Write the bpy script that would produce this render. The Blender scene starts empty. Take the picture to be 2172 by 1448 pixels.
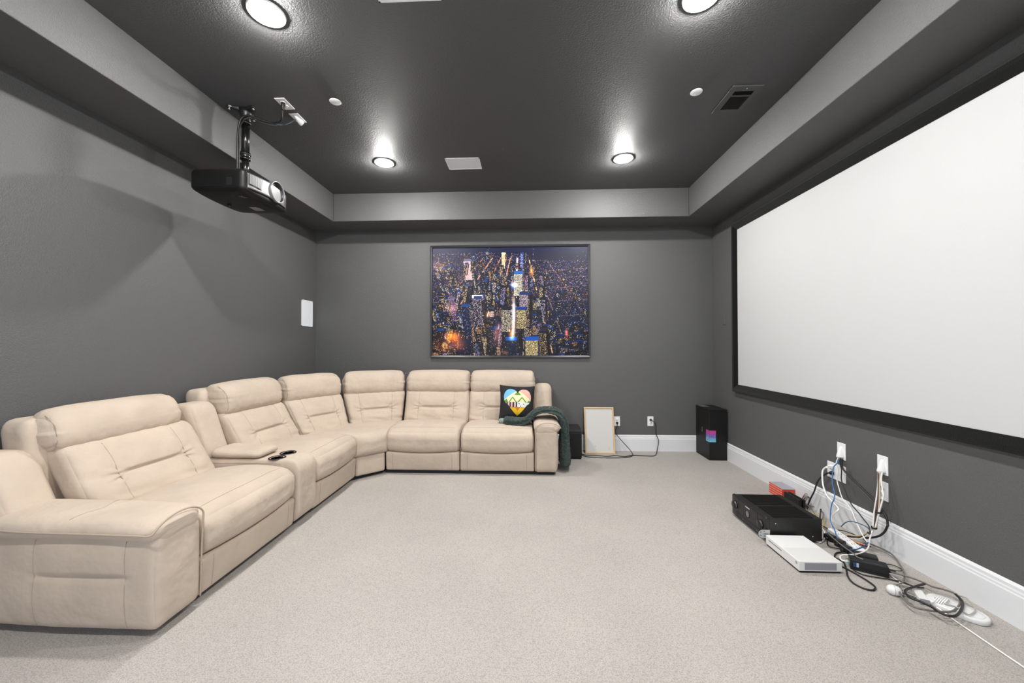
import bpy, bmesh, math, random
import numpy as np
from mathutils import Vector, Matrix
PI = math.pi
sc = bpy.context.scene
C = sc.collection

# ---------------------------------------------------------------- camera
F, YAW, PIT, ROL, CH = 806.67, 0.0409, 0.0097, -0.0014, 1.2956
cd = bpy.data.cameras.new('camera'); cam = bpy.data.objects.new('camera', cd); C.objects.link(cam)
cd.sensor_width = 36; cd.lens = F * 36 / 2172; cd.clip_start = .02
fw = Vector((-math.sin(YAW) * math.cos(PIT), math.cos(YAW) * math.cos(PIT), math.sin(PIT)))
rt = Vector((math.cos(YAW), math.sin(YAW), 0)); up = rt.cross(fw)
r2 = math.cos(ROL) * rt + math.sin(ROL) * up; u2 = -math.sin(ROL) * rt + math.cos(ROL) * up
cam.matrix_world = Matrix(((r2.x, u2.x, -fw.x, 0), (r2.y, u2.y, -fw.y, 0), (r2.z, u2.z, -fw.z, CH), (0, 0, 0, 1)))
sc.camera = cam

# ---------------------------------------------------------------- world, exposure
w = bpy.data.worlds.new('world'); sc.world = w; w.use_nodes = True
w.node_tree.nodes['Background'].inputs[0].default_value = (.80, .88, 1.0, 1)
w.node_tree.nodes['Background'].inputs[1].default_value = .24
sc.view_settings.view_transform = 'Standard'; sc.view_settings.look = 'None'
sc.view_settings.gamma = 1; sc.view_settings.use_curve_mapping = False
sc.view_settings.exposure = 3.99
LAMP = 40.0          # radiance of the six recessed lamps
sc.cycles.max_bounces = 10; sc.cycles.diffuse_bounces = 7
sc.cycles.sample_clamp_indirect = 4.0; sc.cycles.caustics_reflective = False; sc.cycles.caustics_refractive = False

# room dimensions
WL, WR, D, YF = -2.693, 2.2511, 4.7301, -0.85
ZS, ZT = 2.745, 3.0657
TXL, TXR, TYB, TYF = -2.2684, 1.8199, 4.3446, -0.46

# ---------------------------------------------------------------- materials
def srgb(r, g, b):
    f = lambda c: (c / 255 / 12.92) if c / 255 <= .04045 else ((c / 255 + .055) / 1.055) ** 2.4
    return (f(r), f(g), f(b), 1)
def mat(name, col, rough=.5, metal=0, spec=.5, bump=None, emit=None, sheen=0, var=None, trans=0, coat=0):
    m = bpy.data.materials.new(name); m.use_nodes = True
    nt = m.node_tree; b = nt.nodes['Principled BSDF']
    b.inputs['Base Color'].default_value = col; b.inputs['Roughness'].default_value = rough
    b.inputs['Metallic'].default_value = metal; b.inputs['Specular IOR Level'].default_value = spec
    b.inputs['Sheen Weight'].default_value = sheen; b.inputs['Coat Weight'].default_value = coat
    b.inputs['Transmission Weight'].default_value = trans
    if emit:
        b.inputs['Emission Color'].default_value = emit[0]; b.inputs['Emission Strength'].default_value = emit[1]
    tc = nt.nodes.new('ShaderNodeTexCoord')
    if bump:    # list of (scale, distance) noise layers
        prev = None
        for sca, dist in bump:
            n = nt.nodes.new('ShaderNodeTexNoise'); n.inputs['Scale'].default_value = sca; n.inputs['Detail'].default_value = 3
            nt.links.new(tc.outputs['Object'], n.inputs['Vector'])
            bp = nt.nodes.new('ShaderNodeBump'); bp.inputs['Distance'].default_value = dist; bp.inputs['Strength'].default_value = 1
            nt.links.new(n.outputs['Fac'], bp.inputs['Height'])
            if prev: nt.links.new(prev.outputs[0], bp.inputs['Normal'])
            prev = bp
        nt.links.new(prev.outputs[0], b.inputs['Normal'])
    if var:     # (scale, amount)
        n = nt.nodes.new('ShaderNodeTexNoise'); n.inputs['Scale'].default_value = var[0]; n.inputs['Detail'].default_value = 5
        nt.links.new(tc.outputs['Object'], n.inputs['Vector'])
        mx = nt.nodes.new('ShaderNodeMix'); mx.data_type = 'RGBA'
        a = var[1]
        mx.inputs[6].default_value = tuple(max(0, c * (1 - a)) for c in col[:3]) + (1,)
        mx.inputs[7].default_value = tuple(min(1, c * (1 + a)) for c in col[:3]) + (1,)
        nt.links.new(n.outputs['Fac'], mx.inputs[0]); nt.links.new(mx.outputs[2], b.inputs['Base Color'])
    return m
def attr_mat(name, rough=.4, coat=0):
    m = mat(name, (1, 1, 1, 1), rough, coat=coat); nt = m.node_tree
    a = nt.nodes.new('ShaderNodeAttribute'); a.attribute_name = 'paint'
    nt.links.new(a.outputs['Color'], nt.nodes['Principled BSDF'].inputs['Base Color'])
    return m

M = {}
M['paint'] = mat('grey_wall_paint', (.104, .104, .104, 1), .50, spec=.4, bump=[(190, .0026), (60, .0012)])
M['ceil'] = mat('dark_ceiling_paint', (.088, .088, .090, 1), .58, spec=.32, bump=[(130, .004)])
M['trim'] = mat('white_trim_paint', (.73, .74, .76, 1), .35)
M['plate'] = mat('white_plastic', (.84, .84, .85, 1), .35)
M['grille'] = mat('white_grille', (.82, .85, .90, 1), .6, bump=[(900, .0008)])
M['slot'] = mat('dark_slot', (.02, .02, .02, 1), .6)
M['hot'] = mat('lamp_centre', (1, 1, 1, 1), .5, emit=((1, .985, .95, 1), LAMP * 2.05))
M['lens'] = mat('lamp_diffuser', (1, 1, 1, 1), .5, emit=((1, .985, .95, 1), LAMP * .35))
M['black'] = mat('black_plastic', (.012, .012, .013, 1), .35)
M['blackm'] = mat('black_matt', (.010, .0095, .0095, 1), .5, spec=.3)
M['body'] = mat('projector_black', (.006, .006, .006, 1), .45, spec=.25)
M['metal_black'] = mat('black_metal', (.014, .013, .013, 1), .38, spec=.5)
M['frame_black'] = mat('satin_black_frame', (.05, .05, .055, 1), .3, metal=.6)
M['pipe'] = mat('black_pipe', (.05, .05, .05, 1), .25, metal=.9)
M['velvet'] = mat('black_velvet', (.006, .006, .006, 1), .95, spec=.05, sheen=.15, bump=[(300, .002)])
M['screen'] = mat('screen_fabric', (.545, .55, .555, 1), .75, spec=.2)
M['silver'] = mat('silver_plastic', (.20, .20, .205, 1), .40, metal=.5)
M['chrome'] = mat('chrome', (.8, .8, .8, 1), .15, metal=1)
M['glass'] = mat('dark_glass', (.02, .02, .025, 1), .05, spec=.8)
SUEDE = (.512, .424, .345, 1)
M['suede'] = mat('cream_suede', SUEDE, .88, spec=.15, sheen=.12, var=(5.5, .15), bump=[(7, .016), (300, .0003)])
M['stitch'] = mat('seam_thread', tuple(c * .78 for c in SUEDE[:3]) + (1,), .9, spec=.1)
M['piping'] = mat('grey_beige_piping', (.42, .34, .27, 1), .8, spec=.15)
M['under'] = mat('black_underframe', (.01, .01, .011, 1), .7)
M['fleece'] = mat('dark_green_fleece', (.030, .058, .050, 1), .95, spec=.1, sheen=.3, var=(25, .45), bump=[(70, .03), (220, .012)])
M['fleece_under'] = mat('pale_fleece_lining', (.30, .36, .33, 1), .95, sheen=.3, bump=[(120, .02)])
M['pine'] = mat('pale_pine', (.62, .44, .25, 1), .5, var=(14, .12))
M['board'] = mat('whiteboard_face', (.62, .61, .59, 1), .22)
M['white'] = mat('white_gloss', (.76, .76, .76, 1), .3)
M['whitetop'] = mat('white_perforated', (.68, .68, .67, 1), .45, bump=[(1200, .0006)])
M['ventgrey'] = mat('vent_grey', (.34, .34, .38, 1), .5)
M['red'] = mat('red_plastic', (.72, .07, .035, 1), .35)
M['redl'] = mat('pale_red_print', (.80, .40, .33, 1), .4)
M['clearcase'] = mat('grey_case_sleeve', (.45, .46, .48, 1), .15)
M['blue'] = mat('blue_cable', (.03, .16, .42, 1), .4)
M['bluegrey'] = mat('blue_grey_cable', (.05, .10, .16, 1), .4)
M['wcable'] = mat('white_cable', (.86, .85, .84, 1), .4)
M['tan'] = mat('tan_cable', (.55, .46, .32, 1), .4)
M['orange'] = mat('orange_cable', (.75, .33, .05, 1), .4)
M['magenta'] = mat('magenta_cable', (.36, .04, .10, 1), .4)
M['brown'] = mat('brown_cable', (.10, .06, .06, 1), .4)
M['bcable'] = mat('black_cable', (.015, .014, .014, 1), .4)
M['gcable'] = mat('grey_cable', (.16, .14, .13, 1), .4)
M['yellow'] = mat('yellow_cable', (.65, .45, .04, 1), .4)
M['clear'] = mat('clear_cable', (.42, .40, .37, 1), .2)
M['green'] = mat('green_plug', (.15, .45, .38, 1), .4)
M['sblue'] = mat('blue_label', (.02, .06, .16, 1), .4)
M['slight'] = mat('pale_label', (.45, .55, .65, 1), .4)
M['grey'] = mat('grey_print', (.20, .20, .20, 1), .5)
M['paintpic'] = attr_mat('poster_print', .44)
M['paintpic'].node_tree.nodes['Principled BSDF'].inputs['Specular IOR Level'].default_value = .28
M['pillowpic'] = attr_mat('pillow_print', .85)

# carpet: woven loop pile in short staggered dashes
def carpet():
    m = mat('carpet', (.5, .46, .4, 1), .95, spec=.1, sheen=.15); nt = m.node_tree; b = nt.nodes['Principled BSDF']
    tc = nt.nodes.new('ShaderNodeTexCoord')
    mp = nt.nodes.new('ShaderNodeMapping'); mp.inputs['Scale'].default_value = (1, 1.6, 1); nt.links.new(tc.outputs['Object'], mp.inputs['Vector'])
    v = nt.nodes.new('ShaderNodeTexVoronoi'); v.inputs['Scale'].default_value = 190; nt.links.new(mp.outputs[0], v.inputs['Vector'])
    n = nt.nodes.new('ShaderNodeTexNoise'); n.inputs['Scale'].default_value = 420; n.inputs['Detail'].default_value = 2; nt.links.new(mp.outputs[0], n.inputs['Vector'])
    n2 = nt.nodes.new('ShaderNodeTexNoise'); n2.inputs['Scale'].default_value = 1.6; n2.inputs['Detail'].default_value = 4; nt.links.new(tc.outputs['Object'], n2.inputs['Vector'])
    r1 = nt.nodes.new('ShaderNodeMapRange'); r1.inputs[1].default_value = .42; r1.inputs[2].default_value = .66; r1.inputs[3].default_value = 1; r1.inputs[4].default_value = .74
    nt.links.new(v.outputs['Distance'], r1.inputs[0])
    r2_ = nt.nodes.new('ShaderNodeMapRange'); r2_.inputs[1].default_value = .3; r2_.inputs[2].default_value = .7; r2_.inputs[3].default_value = .93; r2_.inputs[4].default_value = 1.05
    nt.links.new(n.outputs['Fac'], r2_.inputs[0])
    r3 = nt.nodes.new('ShaderNodeMapRange'); r3.inputs[1].default_value = .3; r3.inputs[2].default_value = .7; r3.inputs[3].default_value = .94; r3.inputs[4].default_value = 1.05
    nt.links.new(n2.outputs['Fac'], r3.inputs[0])
    m1 = nt.nodes.new('ShaderNodeMath'); m1.operation = 'MULTIPLY'; nt.links.new(r1.outputs[0], m1.inputs[0]); nt.links.new(r2_.outputs[0], m1.inputs[1])
    m2 = nt.nodes.new('ShaderNodeMath'); m2.operation = 'MULTIPLY'; nt.links.new(m1.outputs[0], m2.inputs[0]); nt.links.new(r3.outputs[0], m2.inputs[1])
    vm = nt.nodes.new('ShaderNodeVectorMath'); vm.operation = 'SCALE'; vm.inputs[0].default_value = (.455, .422, .392)
    nt.links.new(m2.outputs[0], vm.inputs['Scale']); nt.links.new(vm.outputs[0], b.inputs['Base Color'])
    bp = nt.nodes.new('ShaderNodeBump'); bp.inputs['Distance'].default_value = .004; bp.inputs['Strength'].default_value = .6
    nt.links.new(m1.outputs[0], bp.inputs['Height']); nt.links.new(bp.outputs[0], b.inputs['Normal'])
    return m
M['carpet'] = carpet()
def gradient_mat():
    m = mat('gradient_sticker', (1, 1, 1, 1), .3); nt = m.node_tree
    tc = nt.nodes.new('ShaderNodeTexCoord'); s = nt.nodes.new('ShaderNodeSeparateXYZ'); nt.links.new(tc.outputs['Generated'], s.inputs[0])
    cr = nt.nodes.new('ShaderNodeValToRGB'); e = cr.color_ramp.elements
    e[0].position = 0; e[0].color = (.15, .55, .65, 1); e[1].position = 1; e[1].color = (.62, .06, .22, 1)
    for p_, c_ in ((.25, (.16, .45, .62, 1)), (.45, (.16, .14, .50, 1)), (.7, (.40, .08, .42, 1))):
        q = e.new(p_); q.color = c_
    nt.links.new(s.outputs[2], cr.inputs[0]); nt.links.new(cr.outputs[0], nt.nodes['Principled BSDF'].inputs['Base Color'])
    return m
M['gradient'] = gradient_mat()

# ---------------------------------------------------------------- helpers
def tag(o, label=None, cat=None, group=None, kind=None):
    if label: o['label'] = label
    if cat: o['category'] = cat
    if group: o['group'] = group
    if kind: o['kind'] = kind
    return o
def empty(name, loc, label=None, cat=None, group=None, rz=0):
    o = bpy.data.objects.new(name, None); C.objects.link(o); o.location = loc; o.rotation_euler = (0, 0, rz); o.empty_display_size = .05
    return tag(o, label, cat, group)
class MB:
    def __init__(s): s.v = []; s.f = []; s.m = []; s.sm = []
    def add(s, vs, fs, mi=0, smooth=False):
        k = len(s.v); s.v += [tuple(v) for v in vs]
        for f in fs: s.f.append(tuple(i + k for i in f)); s.m.append(mi); s.sm.append(smooth)
        return s
    def box(s, a, b, mi=0):
        x0, y0, z0 = a; x1, y1, z1 = b
        return s.add([(x0, y0, z0), (x1, y0, z0), (x1, y1, z0), (x0, y1, z0), (x0, y0, z1), (x1, y0, z1), (x1, y1, z1), (x0, y1, z1)],
                     [(0, 3, 2, 1), (4, 5, 6, 7), (0, 1, 5, 4), (1, 2, 6, 5), (2, 3, 7, 6), (3, 0, 4, 7)], mi)
    def rings(s, R, mi=0, closed=False, cap=True, smooth=True):
        n = len(R[0]); vs = [v for r in R for v in r]; fs = []
        m = len(R)
        for i in range(m if closed else m - 1):
            for j in range(n):
                a = i * n + j; b = i * n + (j + 1) % n; c = ((i + 1) % m) * n + (j + 1) % n; d = ((i + 1) % m) * n + j
                fs.append((a, b, c, d))
        s.add(vs, fs, mi, smooth)
        if cap and not closed:
            s.add(R[0], [tuple(range(n))[::-1]], mi); s.add(R[-1], [tuple(range(n))], mi)
        return s
    def lathe(s, prof, c=(0, 0, 0), ax='z', n=32, mi=0, cap=True, smooth=True):
        R = []
        for r, h in prof:
            ring = []
            for j in range(n):
                t = 2 * PI * j / n; a, b = r * math.cos(t), r * math.sin(t)
                p = {'z': (a, b, h), 'x': (h, a, b), 'y': (a, h, b)}[ax]
                ring.append((p[0] + c[0], p[1] + c[1], p[2] + c[2]))
            R.append(ring)
        return s.rings(R, mi, cap=cap, smooth=smooth)
    def tube(s, pts, r, n=8, mi=0, closed=False):
        P = [Vector(p) for p in pts]; R = []; m = len(P); up_ = None
        for i in range(m):
            if closed: t = P[(i + 1) % m] - P[i - 1]
            else: t = P[min(i + 1, m - 1)] - P[max(i - 1, 0)]
            if t.length < 1e-9: t = Vector((0, 0, 1))
            t.normalize()
            if up_ is None:
                up_ = Vector((0, 0, 1)) if abs(t.z) < .9 else Vector((1, 0, 0))
            a = up_ - t * up_.dot(t)
            if a.length < 1e-6: a = t.orthogonal()
            a.normalize(); up_ = a; b = t.cross(a)
            rr = r[i] if isinstance(r, (list, tuple)) else r
            R.append([tuple(P[i] + (a * math.cos(2 * PI * j / n) + b * math.sin(2 * PI * j / n)) * rr) for j in range(n)])
        return s.rings(R, mi, closed=closed)
    def build(s, name, mats, parent=None, loc=(0, 0, 0), bevel=0, seg=2, rot=None, fix=True):
        me = bpy.data.meshes.new(name); me.from_pydata(s.v, [], s.f)
        if not isinstance(mats, (list, tuple)): mats = [mats]
        for m_ in mats: me.materials.append(m_)
        me.polygons.foreach_set('material_index', s.m); me.polygons.foreach_set('use_smooth', s.sm)
        if fix:
            bm = bmesh.new(); bm.from_mesh(me); bmesh.ops.remove_doubles(bm, verts=bm.verts, dist=1e-6)
            bmesh.ops.recalc_face_normals(bm, faces=bm.faces); bm.to_mesh(me); bm.free()
        me.update()
        o = bpy.data.objects.new(name, me); C.objects.link(o); o.location = loc
        if rot: o.rotation_euler = rot
        if parent: o.parent = parent
        if bevel:
            b = o.modifiers.new('bevel', 'BEVEL'); b.width = bevel; b.segments = seg; b.limit_method = 'ANGLE'; b.angle_limit = .6
        return o
def box(name, a, b, m, parent=None, bevel=0, **k):
    return MB().box(a, b).build(name, m, parent, bevel=bevel, **k)
def spline(pts, k=8):
    P = [Vector(p) for p in pts]; out = []
    for i in range(len(P) - 1):
        p0 = P[max(i - 1, 0)]; p1 = P[i]; p2 = P[i + 1]; p3 = P[min(i + 2, len(P) - 1)]
        for j in range(k):
            t = j / k
            out.append(.5 * ((2 * p1) + (p2 - p0) * t + (2 * p0 - 5 * p1 + 4 * p2 - p3) * t * t + (3 * p1 - p0 - 3 * p2 + p3) * t ** 3))
    out.append(P[-1]); return out
def text_mesh(name, s, size, m, parent, matrix, depth=.0006):
    cu = bpy.data.curves.new(name, 'FONT'); cu.body = s; cu.size = size; cu.align_x = 'CENTER'; cu.align_y = 'CENTER'; cu.extrude = depth
    o = bpy.data.objects.new('tmp', cu); C.objects.link(o)
    dg = bpy.context.evaluated_depsgraph_get(); me = bpy.data.meshes.new_from_object(o.evaluated_get(dg))
    bpy.data.objects.remove(o); me.materials.clear(); me.materials.append(m)
    r = bpy.data.objects.new(name, me); C.objects.link(r); r.parent = parent; r.matrix_local = matrix; return r

# soft upholstered block: rounded box in its own size, pushed by disp, then bent into place by fmap
def samples(L, r, n):
    a = [r * (1 - math.cos(PI / 2 * i / 4)) for i in range(5)]
    mid = [r + (L - 2 * r) * i / n for i in range(1, n)]
    return a + mid + [L - x for x in a[::-1]]
def soft_point(p, S, R, disp=None, nrm=None):
    inn = [min(max(p[i], R[i]), S[i] - R[i]) for i in range(3)]
    d = Vector([(p[i] - inn[i]) / R[i] for i in range(3)])
    if d.length < 1e-9: d = Vector(nrm)
    d.normalize()
    q = Vector([inn[i] + R[i] * d[i] for i in range(3)])
    if disp:
        q += d * disp(p[0] / S[0], p[1] / S[1], p[2] / S[2], d)
    return q
def soft(name, m, S, R, fmap, disp=None, n=(24, 8, 16), parent=None, seams=(), seam_r=.0021):
    if not isinstance(R, (list, tuple)): R = (R, R, R)
    R = [min(R[i], S[i] / 2 * .999) for i in range(3)]
    A = [samples(S[i], R[i], n[i]) for i in range(3)]
    idx = {}; vs = []; fs = []
    N = [len(a) - 1 for a in A]
    def vid(i, j, k):
        key = (i, j, k)
        if key not in idx:
            q = soft_point((A[0][i], A[1][j], A[2][k]), S, R, disp)
            idx[key] = len(vs); vs.append(tuple(fmap(q.x / S[0], q.y / S[1], q.z / S[2])))
        return idx[key]
    for k in (0, N[2]):
        for i in range(N[0]):
            for j in range(N[1]): fs.append((vid(i, j, k), vid(i + 1, j, k), vid(i + 1, j + 1, k), vid(i, j + 1, k)))
    for j in (0, N[1]):
        for i in range(N[0]):
            for k in range(N[2]): fs.append((vid(i, j, k), vid(i + 1, j, k), vid(i + 1, j, k + 1), vid(i, j, k + 1)))
    for i in (0, N[0]):
        for j in range(N[1]):
            for k in range(N[2]): fs.append((vid(i, j, k), vid(i, j + 1, k), vid(i, j + 1, k + 1), vid(i, j, k + 1)))
    mb = MB(); mb.add(vs, fs, 0, True)
    for path in seams:      # each a list of normalised box points lying on a face
        pts = []
        for a, b in zip(path[:-1], path[1:]):
            for t in range(14): pts.append([a[i] + (b[i] - a[i]) * t / 14 for i in range(3)])
        pts.append(path[-1])
        W = []
        for q in pts:
            q = soft_point([q[i] * S[i] for i in range(3)], S, R, disp, (0, -1, 0)); W.append(fmap(q.x / S[0], q.y / S[1], q.z / S[2]))
        mb.tube(W, seam_r, 5, 1)
    return mb.build(name, [m, M['stitch']], parent)

# ---------------------------------------------------------------- room shell
def struct(o): return tag(o, kind='structure')
struct(box('floor', (WL - .1, YF - .1, -.1), (WR + .1, D + .1, 0), M['carpet']))
struct(box('wall_left', (WL - .1, YF - .1, 0), (WL, D + .1, ZT + .1), M['paint']))
struct(box('wall_right', (WR, YF - .1, 0), (WR + .1, D + .1, ZT + .1), M['paint']))
struct(box('wall_back', (WL, D, 0), (WR, D + .1, ZT + .1), M['paint']))
DO0, DO1, DOH = -1.45, .45, 2.10          # unseen double doorway behind the camera, added so world light fills the sofa fronts
struct(MB().box((WL, YF - .1, 0), (DO0, YF, ZT + .1)).box((DO1, YF - .1, 0), (WR, YF, ZT + .1)).box((DO0, YF - .1, DOH), (DO1, YF, ZT + .1)).build('wall_front', M['paint'], fix=False))
struct(MB().box((DO0 - .08, YF, 0), (DO0 + .01, YF + .018, DOH + .08)).box((DO1 - .01, YF, 0), (DO1 + .08, YF + .018, DOH + .08)).box((DO0 - .08, YF, DOH - .01), (DO1 + .08, YF + .018, DOH + .08)).build('trim_1', M['trim'], fix=False))
struct(box('ceiling', (TXL, TYF, ZT), (TXR, TYB, ZT + .1), M['ceil']))
for nm, a, b in (('ceiling_soffit_left', (WL, YF, ZS), (TXL, D, ZT + .1)), ('ceiling_soffit_right', (TXR, YF, ZS), (WR, D, ZT + .1)),
                 ('ceiling_soffit_back', (TXL, TYB, ZS), (TXR, D, ZT + .1)), ('ceiling_soffit_front', (TXL, YF, ZS), (TXR, TYF, ZT + .1))):
    struct(box(nm, a, b, M['paint'], bevel=.006, seg=3))
BB = [(0, 0), (.016, 0), (.016, .145), (.013, .152), (.013, .160), (.010, .168), (.010, .182), (.004, .190), (0, .195)]
def baseboard(name, p0, p1, nrm):
    R = [[(p[0] + nrm[0] * d, p[1] + nrm[1] * d, z) for d, z in BB] for p in (p0, p1)]
    return struct(MB().rings(R, smooth=False).build(name, M['trim']))
baseboard('baseboard_left', (WL, YF), (WL, D), (1, 0)); baseboard('baseboard_right', (WR, YF), (WR, D), (-1, 0))
baseboard('baseboard_back', (WL, D), (WR, D), (0, -1)); baseboard('baseboard_front', (WL, YF), (DO0 - .08, YF), (0, 1)); baseboard('baseboard_front', (DO1 + .08, YF), (WR, YF), (0, 1))

# ---------------------------------------------------------------- ceiling fixtures
LIGHTS = [(-1.383, 3.612, 'white recessed ceiling lamp near the back soffit, left of the far speaker panel'),
          (.912, 3.632, 'white recessed ceiling lamp near the back soffit, right of the far speaker panel'),
          (-1.385, 1.952, 'white recessed ceiling lamp at the top left, left of the near speaker panel'),
          (.885, 1.952, 'white recessed ceiling lamp cut by the top edge, right of the near speaker panel'),
          (-1.385, .29, 'white recessed ceiling lamp behind the camera, left side'),
          (.885, .29, 'white recessed ceiling lamp behind the camera, right side')]
for x, y, lab in LIGHTS:
    t = empty('recessed_lamp', (x, y, ZT), lab, 'ceiling light', 'recessed ceiling lamps')
    MB().lathe([(.092, 0), (.091, -.006), (.088, -.008), (.0775, -.0025), (.077, 0)], cap=False).build('trim_ring', M['plate'], t)
    df = MB().lathe([(.0765, -.002), (.0765, -.006), (.066, -.0105), (.048, -.013)], n=40, cap=False).build('diffuser', M['lens'], t)
    MB().lathe([(.048, -.012), (.0465, -.020), (.039, -.027), (.024, -.032), (.001, -.034)], n=40, cap=False).build('bright_centre', M['hot'], df)
for x0, x1, y0, y1, lab in ((-.782, -.453, 3.553, 3.78, 'white rectangular speaker grille in the ceiling between the two far lamps'),
                            (-.76, -.43, 1.69, 1.914, 'white rectangular speaker grille cut by the top edge between the two near lamps')):
    t = empty('ceiling_speaker', ((x0 + x1) / 2, (y0 + y1) / 2, ZT), lab, 'speaker', 'ceiling speaker panels')
    hx, hy = (x1 - x0) / 2, (y1 - y0) / 2
    mb = MB()
    for a, b in (((-hx, -hy), (hx, -hy + .008)), ((-hx, hy - .008), (hx, hy)), ((-hx, -hy), (-hx + .008, hy)), ((hx - .008, -hy), (hx, hy))):
        mb.box((a[0], a[1], -.006), (b[0], b[1], 0))
    mb.build('frame', M['plate'], t); box('grille', (-hx + .007, -hy + .007, -.004), (hx - .007, hy - .007, 0), M['grille'], t)
t = empty('wall_speaker', (WL, 4.536, 1.687), 'white rectangular speaker grille in the left wall near the corner', 'speaker')
mb = MB()
for a, b in (((-.115, -.159), (.115, -.151)), ((-.115, .151), (.115, .159)), ((-.115, -.159), (-.107, .159)), ((.107, -.159), (.115, .159))):
    mb.box((0, a[0], a[1]), (.007, b[0], b[1]))
mb.build('frame', M['plate'], t); box('grille', (0, -.108, -.152), (.005, .108, .152), M['grille'], t)
for x, y, lab in ((-1.392, 2.689, 'small white round cap in the ceiling beside the cable plates'), (1.184, 2.695, 'small white round cap in the ceiling left of the air vent')):
    t = empty('sprinkler_cap', (x, y, ZT), lab, 'sprinkler cover', 'round ceiling caps')
    MB().lathe([(.001, -.006), (.037, -.006), (.040, -.003), (.040, 0)]).build('cap', M['plate'], t)
    MB().lathe([(.041, -.001), (.045, -.001), (.045, 0)], cap=False).build('shadow_gap', M['slot'], t)
# air vent
t = empty('air_vent', (1.51, 2.79, ZT), 'grey metal air register with black louvres in the ceiling', 'air vent')
mb = MB()
HX, HY = .105, .155
mb.box((-HX, -HY, -.010), (HX, -.105, 0)); mb.box((-HX, .105, -.010), (HX, HY, 0)); mb.box((-HX, -.105, -.010), (-.065, .105, 0)); mb.box((.065, -.105, -.010), (HX, .105, 0)); mb.box((-.065, -.055, -.010), (.065, -.043, 0))
mb.build('frame', M['ceil'], t, bevel=.003)
box('back_plate', (-.066, -.106, -.001), (.066, .106, .0), M['slot'], t)
mb = MB()
for k in range(8):
    x = -.058 + k * .0145; mb.add([(x, -.043, -.001), (x + .006, -.043, -.010), (x + .006, .105, -.010), (x, .105, -.001)], [(0, 1, 2, 3)]); mb.add([(x + .001, -.043, -.001), (x + .007, -.043, -.010), (x + .007, .105, -.010), (x + .001, .105, -.001)], [(3, 2, 1, 0)])
for k in range(4):
    y = -.103 + k * .012; mb.box((-.065, y, -.010), (.065, y + .002, -.001))
mb.build('louvres', M['blackm'], t)
MB().lathe([(.001, -.0125), (.004, -.012), (.005, -.010)], c=(0, -.13, 0), n=10).build('screw', M['chrome'], t)

# ---------------------------------------------------------------- sectional sofa
XF, YB_ = -1.650, 3.800               # front planes of the two runs
sofa = empty('sectional_sofa', (-1.9, 3.2, 0), 'cream suede corner sectional recliner sofa with headrests, arms and cup holder console', 'sofa')
SO = Vector((-1.9, 3.2, 0))
def LEFT(s, d, z): return Vector((XF - d, s, z)) - SO          # run along the left wall, seats face +x
def BACK(s, d, z): return Vector((s, YB_ + d, z)) - SO         # run along the back wall, seats face -y
noise_r = random.Random(9)
def wob(seed):
    r = random.Random(seed); k = [(r.uniform(1.5, 5), r.uniform(1.5, 5), r.uniform(0, 6.3), r.uniform(-1, 1)) for _ in range(5)]
    return lambda u, v: sum(a * math.sin(f * u * 2 + g * v * 2 + p) for f, g, p, a in k) / 5
def bell(x, c, w_): return math.exp(-((x - c) / w_) ** 2)
def seat(F, s0, s1, seed, nm='seat_cushion'):
    W = s1 - s0; wb = wob(seed)
    def f(a, b, c):
        d = -.028 + b * .64; z = .218 + c * .215
        z -= .016 * math.sin(PI * min(1, max(0, a))) * max(0, 1 - c * 1.5)       # front edge sags in the middle
        z += .020 * math.sin(PI * min(1, max(0, b / .85))) * c                 # crowned top
        d += .012 * (2 * a - 1) ** 2 * (1 - b)
        return F(s0 + .001 + a * (W - .002), d, z)
    def dp(a, b, c, n):
        e = (1 - (2 * a - 1) ** 4) * (1 - (2 * c - 1) ** 4 * .6)
        x = .016 * e * (-n.y if n.y < 0 else 0) + .024 * (1 - (2 * a - 1) ** 4) * (1 - (2 * b - 1) ** 4) * max(0, n.z)
        x += .004 * wb(a, b + c)
        if abs(n.y) > .5: x += .0035 * math.sin(a * 46 + 3 * wb(a, c)) * (bell(a, 0, .10) + bell(a, 1, .10)) * bell(c, .5, .5)
        return x
    return soft(nm, M['suede'], (W, .66, .215), (.034, .085, .075), f, dp, (30, 18, 8), sofa,
                seams=[[(.02, .13, 1), (.98, .13, 1)]])
def footrest(F, s0, s1, seed):
    W = s1 - s0; wb = wob(seed)
    def f(a, b, c):
        z = .035 + c * .190 - .013 * math.sin(PI * min(1, max(0, a))) * c
        return F(s0 + .002 + a * (W - .004), -.012 + b * .09 + .015 * (1 - c) * (1 - b), z)
    dp = lambda a, b, c, n: (.008 * (1 - (2 * a - 1) ** 4) * (1 - (2 * c - 1) ** 2) + .002 * wb(a * 2, c)) * (1 if n.y < 0 else 0)
    return soft('footrest_panel', M['suede'], (W, .09, .190), (.014, .022, .018), f, dp, (26, 3, 8), sofa,
                seams=[[(.10, 0, .1), (.10, 0, .93)], [(.90, 0, .1), (.90, 0, .93)]])
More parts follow.
